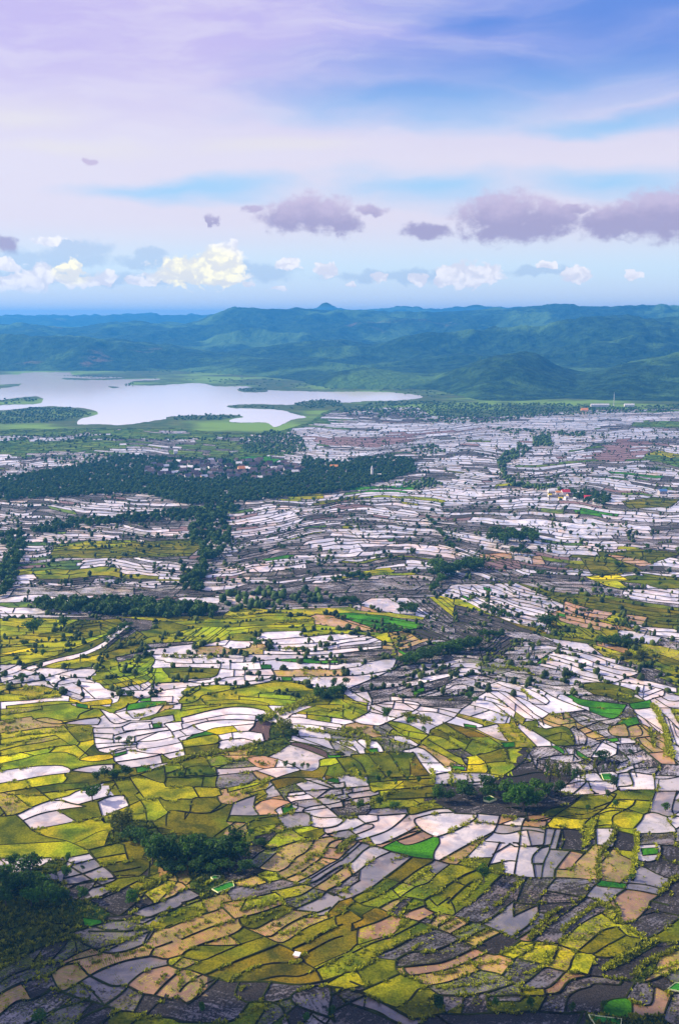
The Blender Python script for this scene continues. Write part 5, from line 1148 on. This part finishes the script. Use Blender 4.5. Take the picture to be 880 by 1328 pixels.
fv, ff, ft, nb = [], [], [], 0
IV1, IF1 = ico(1)
for li, l in enumerate(LINES):
    for p in l:
        if not (556 < p[1] < 905 and -60 < p[0] < 940) or p[1] < interp(TOP, p[0])+3: continue
        q = noise.noise(Vector((p[0]/40, p[1]/14, 2)))
        if random.random() > .15+1.0*max(0, q): continue
        for _ in range(random.choice((1, 1, 2, 3))):
            x, y = p[0]+random.uniform(-4, 4), p[1]+random.uniform(-1.2, .6); g = ground(x, y); big_ = random.random() < .16; r = random.uniform(1.6, 3.2) if big_ else random.uniform(.7, 1.9); hh = random.uniform(3.5, 7) if big_ else random.uniform(1.2, 3.6)
            v = IV1*(1+RNG.uniform(-.35, .35, len(IV1)))[:,None]*np.array([r, r, hh*.5]); fv.append(v+np.array([g.x, g.y, hh*.45])); ff.append(IF1+nb*len(IV1)); ft.append(np.full(len(IF1), random.random())); nb += 1
LEAF_S = mat_leaf('leaf_scrub', (.010, .028, .006), (.10, .14, .014), rnd=0)
o = mesh_obj('field_scrub', np.concatenate(fv), np.concatenate(ff), LEAF_S, attrs={'tone': ('FACE', np.concatenate(ft))})
tag(o, 'low dark green scrub dotted along the banks of the middle plain', 'scrub', kind='stuff'); print('scrub', nb)
# ------------------------------------------------------------------ houses, hut, mast, seedling beds
ROOF = {'brown': mat_plain('roof_tiles', (.085, .055, .062)), 'red': mat_plain('roof_red', (.55, .035, .06)), 'orange': mat_plain('roof_orange', (.62, .24, .08)),
        'white': mat_plain('roof_pale', (.72, .68, .66)), 'yellow': mat_plain('roof_yellow', (.85, .62, .02)), 'blue': mat_plain('roof_blue', (.10, .22, .42)), 'grey': mat_plain('roof_grey', (.14, .12, .15))}
WALL = {'white': mat_plain('wall_white', (.75, .70, .66)), 'cream': mat_plain('wall_cream', (.70, .48, .30)), 'grey': mat_plain('wall_grey', (.35, .32, .33))}
DARK = mat_plain('opening_dark', (.03, .03, .035)); PALE = mat_plain('pale_paint', (.78, .76, .74))
def box(x0, y0, z0, x1, y1, z1):
    V = [(x, y, z) for z in (z0, z1) for y in (y0, y1) for x in (x0, x1)]
    return V, [(0, 2, 3, 1), (4, 5, 7, 6), (0, 1, 5, 4), (1, 3, 7, 5), (3, 2, 6, 7), (2, 0, 4, 6)]
def house_proto(w, d, h, roof, wall, hip=False, name='house'):
    e = empty(name)
    V, Fc = box(-w/2, -d/2, -.3, w/2, d/2, h)
    rh = d*.38
    if not hip:
        b = len(V); V += [(-w/2, 0, h+rh*.92), (w/2, 0, h+rh*.92)]; Fc += [(4, 6, b), (5, b+1, 7)]
    mesh_obj('wall', V, Fc, WALL[wall], e)
    o, t_ = .6, .22; r = w*.28 if hip else 0
    A = [(-w/2-o, -d/2-o, h-.15), (w/2+o, -d/2-o, h-.15), (w/2+o, d/2+o, h-.15), (-w/2-o, d/2+o, h-.15), (-w/2-o+r, 0, h+rh), (w/2+o-r, 0, h+rh)]
    A += [(x, y, z+t_) for x, y, z in A]
    f = [(6, 7, 11, 10), (8, 9, 10, 11), (0, 4, 5, 1), (2, 5, 4, 3), (0, 1, 7, 6), (2, 3, 9, 8), (1, 5, 11, 7), (5, 2, 8, 11), (3, 4, 10, 9), (4, 0, 6, 10)]
    mesh_obj('roof', A, f, ROOF[roof], e)
    mesh_obj('door', *box(-.5, -d/2-.05, 0, .5, -d/2-.003, 2.1), DARK, e)
    for x in (-w*.32, w*.32): mesh_obj('window', *box(x-.55, -d/2-.05, 1.0, x+.55, -d/2-.003, 2.1), DARK, e)
    return e
def drop(o):
    for ch in list(o.children): bpy.data.objects.remove(ch)
    bpy.data.objects.remove(o)
def house(px, py, w, d, h, roof, wall, rot, label, hip=False, name='house', cat='house'):
    o = house_proto(w, d, h, roof, wall, hip, name); g = ground(px, py); o.location = (g.x, g.y, .1); o.rotation_euler.z = rot
    return tag(o, label, cat)
for a in [(732.5, 641, 13, 10, 4.5, 'red', 'white', .1, 'red-roofed house, largest of the hamlet among the flooded fields'),
          (761, 648, 11, 9, 4, 'red', 'white', -.15, 'red-roofed house with white walls standing apart at the edge of the dark hamlet trees'),
          (737.5, 644, 8, 7, 3.4, 'brown', 'cream', .4, 'dark brown-roofed house just below the largest red roof'),
          (714, 639, 11, 8, 4, 'white', 'white', .05, 'long white-roofed house at the upper end of the hamlet'),
          (723, 641, 8, 6, 3.6, 'orange', 'white', -.1, 'small orange-roofed house between the white-roofed and the red-roofed house'),
          (712, 644, 5.5, 5, 3, 'yellow', 'white', .2, 'vivid yellow-roofed hut below the white-roofed house'),
          (726, 648.5, 6, 5, 3, 'yellow', 'white', 0, 'vivid yellow-roofed hut at the front of the hamlet'),
          (733.5, 647, 6, 5, 3, 'white', 'white', .5, 'small white-roofed shed beside the front yellow hut'),
          (745, 648.5, 5, 4, 3, 'white', 'grey', -.3, 'tiny pale shed in the middle of the hamlet'),
          (771.5, 650.5, 8, 6, 3, 'white', 'white', .3, 'pale-roofed house at the far end of the dark hamlet trees'),
          (858, 640, 14, 9, 4.5, 'blue', 'grey', .2, 'blue-roofed shed in the pale fields past the hamlet'),
          (313, 614, 13, 12, 10, 'orange', 'cream', .3, 'tall orange-cream house in the middle of the wooded village'),
          (355, 611, 12, 9, 6, 'white', 'white', .1, 'bright white house on the right side of the wooded village'),
          (323, 611, 9, 8, 5, 'white', 'grey', -.2, 'pale-roofed house beside the tall orange-cream house'),
          (433, 608, 15, 9, 5, 'orange', 'cream', -.1, 'cream house with an orange roof in the trees above the white tower'),
          (516, 632, 9, 7, 4, 'white', 'white', 0, 'white-roofed house at the tip of the village woodland'),
          (228, 589, 8, 8, 7, 'white', 'white', .2, 'tall white house at the upper edge of the village woodland'),
          (757, 534, 22, 16, 6, 'orange', 'cream', -.1, 'orange-roofed building at the foot of the forest hills')]:
    house(*a)
for px, py, w, lab in ((777, 527.5, 62, 'long white building below the forest hills beside the mast'), (815, 527.5, 34, 'shorter pale building past the mast below the forest hills')):
    o = house_proto(w, 9, 7, 'white', 'white', False, 'warehouse'); g = ground(px, py); o.location = (g.x, g.y, 0); tag(o, lab, 'warehouse')
# the wooded village
rv = random.Random(5)
PR = [house_proto(rv.uniform(8, 12), rv.uniform(6, 9), rv.uniform(3.6, 5.5), r, w, hp) for r, w, hp in
      (('brown', 'grey', 0), ('brown', 'white', 1), ('grey', 'grey', 0), ('grey', 'white', 0), ('white', 'white', 0), ('white', 'cream', 0))]
spots = []
while len(spots) < 105:
    x, y = rv.uniform(185, 395), rv.uniform(599, 623)
    if ((x-292)/108)**2+((y-611)/13)**2 > 1 or min([9]+[math.hypot(x-a, (y-b)*2.2) for a, b, _ in spots]) < 4.6: continue
    spots.append((x, y, rv.random()))
DESC = {0: ('house with a dark brown roof packed among the trees of the wooded village', 'brown-roofed houses of the wooded village'),
        2: ('house with a dull grey roof packed among the trees of the wooded village', 'grey-roofed houses of the wooded village'),
        4: ('house with a whitish roof showing among the trees of the wooded village', 'pale-roofed houses of the wooded village')}
for x, y, q in spots:
    k = rv.choice((0, 1)) if q < .55 else rv.choice((2, 3)) if q < .88 else rv.choice((4, 5))
    g = ground(x, y); o = copy_tree(PR[k], (g.x, g.y, .1)); o.rotation_euler.z = rv.uniform(-.5, .5); s = rv.uniform(.85, 1.25); o.scale = (s, s, s*1.25)
    tag(o, *((DESC[k//2*2][0], 'house', DESC[k//2*2][1])))
for o in PR: drop(o)
# white tower with a dome
e = empty('mosque_tower', ground(482, 619, .1)); tag(e, 'slim white tower with a pointed cap rising from the village woodland', 'tower')
mesh_obj('shaft', *join([tube((0, 0, -.3), (0, 0, 15), 2.6, 2.0, 8), tube((0, 0, 15.02), (0, 0, 15.8), 2.9, 2.9, 8)]), WALL['white'], e)
mesh_obj('cap', *join([tube((0, 0, 15.9), (0, 0, 19), 2.0, 1.5, 8), tube((0, 0, 19.05), (0, 0, 23), 1.6, .1, 8)]), ROOF['white'], e)
mesh_obj('hall', *box(-8, -5, -.3, 9, 5, 6), WALL['white'], e).location = (9, 2, 0)
# lattice mast
g = ground(795, 528); e = empty('radio_mast', (g.x, g.y, 0)); tag(e, 'thin pale lattice mast standing beside the long white building', 'mast')
Hm, parts = 46.0, []
for i in range(3):
    a = i*2.094; parts.append(tube((math.cos(a)*2.2, math.sin(a)*2.2, -.5), (math.cos(a)*.5, math.sin(a)*.5, Hm), .3, .2, 4))
for k in range(12):
    for i in range(3):
        a, b = i*2.094, (i+1)*2.094; r0, r1 = 2.2-1.7*k/12, 2.2-1.7*(k+1)/12
        parts.append(tube((math.cos(a)*r0, math.sin(a)*r0, Hm*k/12), (math.cos(b)*r1, math.sin(b)*r1, Hm*(k+1)/12), .12, .12, 4))
mesh_obj('lattice', *join(parts), PALE, e)
mesh_obj('antenna', *tube((0, 0, Hm), (0, 0, Hm+8), .22, .1, 5), PALE, e)
# field hut and white shelter
def hut(px, py, s, label, name):
    g = ground(px, py); e = empty(name, (g.x, g.y, .1)); e.rotation_euler.z = -.35; tag(e, label, name.split('_')[-1])
    mesh_obj('roof', [(-1.9*s, -1.6*s, 1.9*s), (1.9*s, -1.6*s, 1.9*s), (1.9*s, 1.6*s, 2.5*s), (-1.9*s, 1.6*s, 2.5*s), (-1.9*s, -1.6*s, 2.0*s), (1.9*s, -1.6*s, 2.0*s), (1.9*s, 1.6*s, 2.6*s), (-1.9*s, 1.6*s, 2.6*s)],
             [(3, 2, 1, 0), (4, 5, 6, 7), (0, 1, 5, 4), (1, 2, 6, 5), (2, 3, 7, 6), (3, 0, 4, 7)], PALE, e)
    for x, y in ((-1.6, -1.3), (1.6, -1.3), (1.6, 1.3), (-1.6, 1.3)): mesh_obj('post', *tube((x*s, y*s, -.2), (x*s, y*s, (1.88+.19*(y+1.3))*s), .08, .08, 5), BARK, e)
    mesh_obj('platform', *box(-1.6*s, -1.3*s, .5*s, 1.6*s, 1.3*s, .62*s), mat_plain('planks', (.42, .28, .22)), e)
hut(385, 1242, .85, 'tiny white-roofed hut on a bank between the brown-olive plots', 'field_hut')
hut(564.5, 1085.5, .8, 'small white shelter on the bank at the tip of the rounded flooded plot', 'white_shelter')
M_SEED = mat_noise('seedlings', (.012, .13, .008), (.035, .24, .012), 1.2, .85, .2, 4, bump=.3); M_FENCE = mat_plain('plastic_sheet', (.80, .84, .40))
for poly, (x0, y0, s), lab in [
    ([(200, 495), (230, 512), (308, 482), (300, 458), (262, 466)], (220, 1020, 3.667), 'emerald seedling bed with a pale fence at the foot of the big grove'),
    ([(683, 55), (715, 50), (747, 65), (710, 78), (683, 70)], (440, 1020, 3.667), 'small pale-fenced bed of seedlings in the dark thicket'),
    ([(508, 422), (552, 420), (570, 450), (520, 452)], (640, 890, 3.667), 'dark green seedling bed with a crisp white fence beneath the broad dark tree'),
    ([(408, 593), (582, 615), (578, 650), (445, 650)], (660, 1170, 4), 'long pale-fenced seedling bed on the lowest edge of the fields'),
    ([(818, 460), (860, 427), (900, 430), (900, 475)], (660, 1170, 4), 'bright fenced seedling bed at the end of the tan terraces'),
    ([(195, 438), (215, 430), (242, 432), (230, 444), (205, 446)], (220, 1020, 3.667), 'tiny yellow-fenced seedling bed in the shade under the big grove')]:
    P = ground_np([(x0+a/s, y0+b/s) for a, b in poly]); c = P.mean(0); Q = P-c
    e = empty('seedling_bed', (c[0], c[1], 0)); tag(e, lab, 'seedling bed')
    m_ = len(Q); ins = Q*.93
    V = [(q[0], q[1], .75) for q in ins]+[(q[0], q[1], -.2) for q in ins]
    area = sum(Q[i][0]*Q[(i+1) % m_][1]-Q[(i+1) % m_][0]*Q[i][1] for i in range(m_))
    top = list(range(m_)) if area > 0 else list(range(m_))[::-1]
    mesh_obj('seedlings', V, [tuple(top)]+[(i, (i+1) % m_, m_+(i+1) % m_, m_+i) for i in range(m_)], M_SEED, e)
    ring = [(q[0]*f, q[1]*f, z) for z in (-.2, 1.15) for f in (1.0, .965) for q in Q]
    Fc = []
    for i in range(m_):
        j = (i+1) % m_; Fc += [(i, j, 2*m_+j, 2*m_+i), (m_+j, m_+i, 3*m_+i, 3*m_+j), (2*m_+i, 2*m_+j, 3*m_+j, 3*m_+i)]
    mesh_obj('plastic_fence', ring, Fc, M_FENCE, e)

# ------------------------------------------------------------------ air
m = bpy.data.materials.new('haze'); m.use_nodes = True; m.node_tree.nodes.clear(); t = NT(m.node_tree)
out = t.new('ShaderNodeOutputMaterial'); v = t.new('ShaderNodeVolumePrincipled')
v.inputs['Color'].default_value = (*HAZE_COL, 1); v.inputs['Density'].default_value = HAZE_D; v.inputs['Anisotropy'].default_value = .2
t.l.new(v.outputs[0], out.inputs['Volume'])
hz = mesh_obj('haze', *box(-14400, -1000, -14, 14400, 20400, 425), m); tag(hz, 'pale blue haze lying over the plain and the hills', 'haze', kind='stuff')

SUN_AZ, SUN_EL = R(-78), R(30)            # azimuth from straight ahead, towards the right positive
sd = Vector((math.sin(SUN_AZ)*math.cos(SUN_EL), math.cos(SUN_AZ)*math.cos(SUN_EL), math.sin(SUN_EL)))
sl = bpy.data.lights.new('sun', 'SUN'); sl.energy = SUN_E; sl.angle = R(.6); sl.color = (1, .87, .66)
so = bpy.data.objects.new('sun', sl); COL.objects.link(so); so.rotation_euler = (-sd).to_track_quat('-Z', 'Y').to_euler()
# two unseen clouds added out of view sunward, to shade the nearest fields
m, tt_, b, o_ = material('shade_cloud_white'); tt_.put(b, 'Base Color', (.9, .9, .92, 1)); tt_.put(b, 'Roughness', 1.0)
CV, CF = ico(2)
for gx, gy, rx, ry, hz_ in ((-200, 455, 95, 80, 760), (70, 395, 210, 48, 700)):
    cpos = Vector((gx, gy, 0))+sd*(hz_/sd.z); vs_, fs_, q = [], [], 0
    for k in range(46):
        a, rr = random.uniform(0, 6.283), random.random()**.6; r_ = random.uniform(14, 34)*(1.15-.6*rr)
        c_ = np.array([math.cos(a)*rr*rx, math.sin(a)*rr*ry, random.uniform(0, 40)*(1-rr)])
        vs_.append(CV*(1+RNG.uniform(-.18, .18, len(CV)))[:,None]*np.array([r_*1.3, r_, r_*.6])+c_); fs_.append(CF+q*len(CV)); q += 1
    o = mesh_obj('shade_cloud', np.concatenate(vs_), np.concatenate(fs_), m, smooth=True); o.location = cpos; tag(o, kind='structure')
wd = bpy.data.worlds.new('World'); sc.world = wd; wd.use_nodes = True; wd.node_tree.nodes.clear(); t = NT(wd.node_tree)
out = t.new('ShaderNodeOutputWorld')
gen = t.new('ShaderNodeTexCoord').outputs['Generated']; sx = t.new('ShaderNodeSeparateXYZ'); t.l.new(gen, sx.inputs[0]); X, Y, Z = sx.outputs
cx = t.new('ShaderNodeCombineXYZ'); t.put(cx, 0, X); t.put(cx, 1, Y); t.put(cx, 2, t.math('MAXIMUM', Z, .012))
sky = t.new('ShaderNodeTexSky', sky_type='NISHITA'); sky.sun_disc = False; sky.sun_elevation = SUN_EL; sky.sun_rotation = SUN_AZ; sky.altitude = 300; sky.dust_density = .6; sky.ozone_density = 2.0
t.l.new(cx.outputs[0], sky.inputs[0])
D2 = 180/math.pi
U = t.math('MULTIPLY', t.math('ARCTAN2', X, Y), D2); V = t.math('MULTIPLY', t.math('ARCSINE', Z), D2)
def ang(x, y):
    d = ray(x, y).normalized(); return math.atan2(d.x, d.y)*D2, math.asin(d.z)*D2
uvw = t.new('ShaderNodeCombineXYZ'); t.put(uvw, 0, U); t.put(uvw, 1, V); P = uvw.outputs[0]
wn = t.new('ShaderNodeTexNoise', noise_dimensions='3D'); t.put(wn, 'Vector', t.vec('MULTIPLY', P, (.11, .32, 0))); t.put(wn, 'Scale', 1.0); t.put(wn, 'Detail', 4.0)
warp = t.vec('MULTIPLY', t.vec('SUBTRACT', wn.outputs['Color'], (.5, .5, .5)), (11, 3.0, 0)); PW = t.vec('ADD', P, warp)
def field(ells, src, k=1.0):
    best = None; q = .0402
    for (x, y, a, b) in ells:
        u, v_ = ang(x, y)
        l = t.vec('LENGTH', t.vec('MULTIPLY', t.vec('SUBTRACT', src, (u, v_, 0)), (1/(a*q), 1/(b*q), 0)))
        best = l if best is None else t.math('MINIMUM', best, l)
    return t.math('SUBTRACT', 1.0, best)
ci = t.noise(t.vec('MULTIPLY', PW, (.045, .30, 0)), 1.0, 5, .55); ci2 = t.noise(t.vec('MULTIPLY', PW, (.16, .9, 0)), 1.0, 5, .6)
# open blue between the high veils
clear = field([(560, 128, 240, 26), (700, 95, 260, 40), (880, 60, 300, 62), (640, 20, 140, 30), (560, 238, 130, 22), (230, 246, 130, 16), (800, 232, 130, 22), (800, 10, 260, 50), (840, 150, 160, 14)], PW)
open_ = t.step(t.math('ADD', clear, t.math('MULTIPLY', t.math('SUBTRACT', ci, .5), 1.7)), -.55, 1.0)
hi = t.step(V, 7.5, 13.5)
right = t.step(U, -9, 15)
veilc = t.mix(hi, (.78, .71, .84, 1), t.mix(right, (.58, .49, .83, 1), (.34, .39, .83, 1)))
veilc = t.mix(t.step(ci2, .40, .66), veilc, (.78, .74, .86, 1)) if False else t.mix(t.math('MULTIPLY', t.step(ci2, .38, .68), .45), veilc, (.80, .74, .86, 1))
band = t.step(V, 3.4, 1.2)
warm = field([(30, 140, 120, 25), (360, 185, 130, 22), (120, 190, 150, 14)], PW)
veilc = t.mix(t.math('MULTIPLY', t.step(warm, -.1, .9), .45), veilc, (.86, .80, .74, 1))
blue = t.mix(hi, (.38, .62, .90, 1), (.12, .25, .72, 1))
low = t.mix(t.step(V, .3, 2.6), (.70, .78, .93, 1), (.64, .83, .98, 1))
c = t.mix(open_, veilc, blue)
c = t.mix(t.math('MULTIPLY', t.step(V, 5.0, 2.2), .85), c, low)
# mauve clouds
fine = t.noise(t.vec('MULTIPLY', P, (.9, 1.3, 0)), 1.0, 6, .62); fine2 = t.noise(t.vec('MULTIPLY', P, (2.2, 2.6, 0)), 1.0, 5, .6)
wob = t.vec('MULTIPLY', t.vec('SUBTRACT', t.new('ShaderNodeTexNoise', ins={'Vector': P, 'Scale': 1.3, 'Detail': 5.0}).outputs['Color'], (.5, .5, .5)), (1.5, .8, 0)); PF = t.vec('ADD', P, wob)
mf = t.math('ADD', field([(405, 276, 54, 24), (375, 282, 36, 20), (442, 292, 26, 16), (655, 277, 64, 29), (660, 298, 54, 19), (705, 285, 44, 24), (856, 281, 84, 29), (795, 292, 56, 18), (885, 275, 70, 32), (550, 300, 30, 11), (480, 272, 22, 8), (276, 286, 6, 9), (330, 272, 14, 6), (112, 210, 6, 6), (8, 318, 18, 12), (740, 272, 26, 7)], PF),
            t.math('MULTIPLY', t.math('SUBTRACT', fine, .5), 1.5))
mm = t.step(t.math('ADD', mf, t.math('MULTIPLY', t.math('SUBTRACT', fine2, .5), .35)), -.20, .45)
mc = t.mix(t.step(t.math('ADD', t.math('MULTIPLY', fine, .7), t.math('MULTIPLY', t.math('SUBTRACT', V, 5.0), .42)), .15, .75), (.33, .27, .50, 1), (.58, .46, .66, 1))
c = t.mix(t.math('MULTIPLY', mm, .88), c, mc)
# shadowed blue-grey banks and bright cumulus heads
sf = t.math('ADD', field([(345, 352, 48, 16), (300, 350, 50, 15), (90, 335, 60, 16), (60, 350, 60, 16), (190, 330, 30, 10), (20, 360, 50, 14), (520, 358, 120, 10), (150, 362, 150, 10), (700, 352, 60, 8), (110, 322, 50, 14), (30, 335, 40, 14), (185, 340, 36, 12)], PF), t.math('MULTIPLY', t.math('SUBTRACT', fine, .5), 1.2))
c = t.mix(t.math('MULTIPLY', t.step(sf, .0, .55), .65), c, (.42, .55, .80, 1))
cu = field([(252, 352, 56, 20), (285, 340, 32, 22), (297, 326, 17, 14), (225, 358, 40, 10), (270, 362, 52, 10), (185, 365, 22, 7), (30, 365, 46, 13), (52, 355, 20, 12), (95, 350, 19, 16), (95, 362, 30, 10), (130, 360, 22, 9), (12, 345, 16, 9), (62, 312, 20, 6), (600, 357, 36, 17), (628, 355, 22, 12), (580, 364, 22, 7), (748, 356, 17, 10), (424, 350, 15, 11), (490, 360, 15, 9), (375, 342, 12, 10), (455, 368, 8, 4), (320, 369, 10, 4), (545, 362, 16, 7), (820, 356, 10, 6), (705, 345, 12, 5), (360, 374, 12, 3)], PF)
vo = t.new('ShaderNodeTexVoronoi', feature='SMOOTH_F1', ins={'Vector': t.vec('MULTIPLY', PF, (1, 1.25, 0)), 'Scale': 1.5}).outputs['Distance']
vo2 = t.new('ShaderNodeTexVoronoi', feature='SMOOTH_F1', ins={'Vector': t.vec('MULTIPLY', PF, (1, 1.25, 0)), 'Scale': 3.6}).outputs['Distance']
puff = t.math('ADD', t.math('MULTIPLY', t.math('SUBTRACT', .42, vo), 1.1), t.math('MULTIPLY', t.math('SUBTRACT', .40, vo2), .7))
cuf = t.math('ADD', cu, t.math('ADD', t.math('MULTIPLY_ADD', t.math('SUBTRACT', fine2, .5), .9, .16), t.math('MULTIPLY', puff, .65))); cm = t.step(cuf, .02, .36)
warmu = t.step(field([(260, 350, 80, 40), (95, 350, 34, 22)], P), .0, .5)
hic = t.mix(warmu, (1.0, .95, 1.0, 1), (1.25, 1.14, .80, 1))
cuc = t.mix(t.step(t.math('ADD', t.math('MULTIPLY', puff, 1.6), t.math('MULTIPLY', t.math('SUBTRACT', fine, .5), 1.6)), -.35, .45), t.mix(.62, hic, (.60, .62, .80, 1)), hic)
c = t.mix(t.math('MULTIPLY', cm, t.step(V, 1.0, 1.6)), c, cuc)
bgn = t.new('ShaderNodeBackground'); t.l.new(sky.outputs[0], bgn.inputs[0]); bgn.inputs[1].default_value = .08
bgc = t.new('ShaderNodeBackground'); t.put(bgc, 0, c); bgc.inputs[1].default_value = SKY_C
mx = t.new('ShaderNodeMixShader'); mx.inputs[0].default_value = .86; t.l.new(bgn.outputs[0], mx.inputs[1]); t.l.new(bgc.outputs[0], mx.inputs[2]); t.l.new(mx.outputs[0], out.inputs[0])
try: wd.cycles.sampling_method = 'MANUAL'; wd.cycles.sample_map_resolution = 512
except Exception: pass
vs = sc.view_settings; vs.view_transform = 'Standard'; vs.look = 'None'; vs.gamma = 1; vs.exposure = EXPO
sc.cycles.max_bounces = 5; sc.cycles.diffuse_bounces = 2; sc.cycles.glossy_bounces = 2; sc.cycles.transmission_bounces = 2; sc.cycles.volume_bounces = 0; sc.cycles.transparent_max_bounces = 4
sc.cycles.use_denoising = True
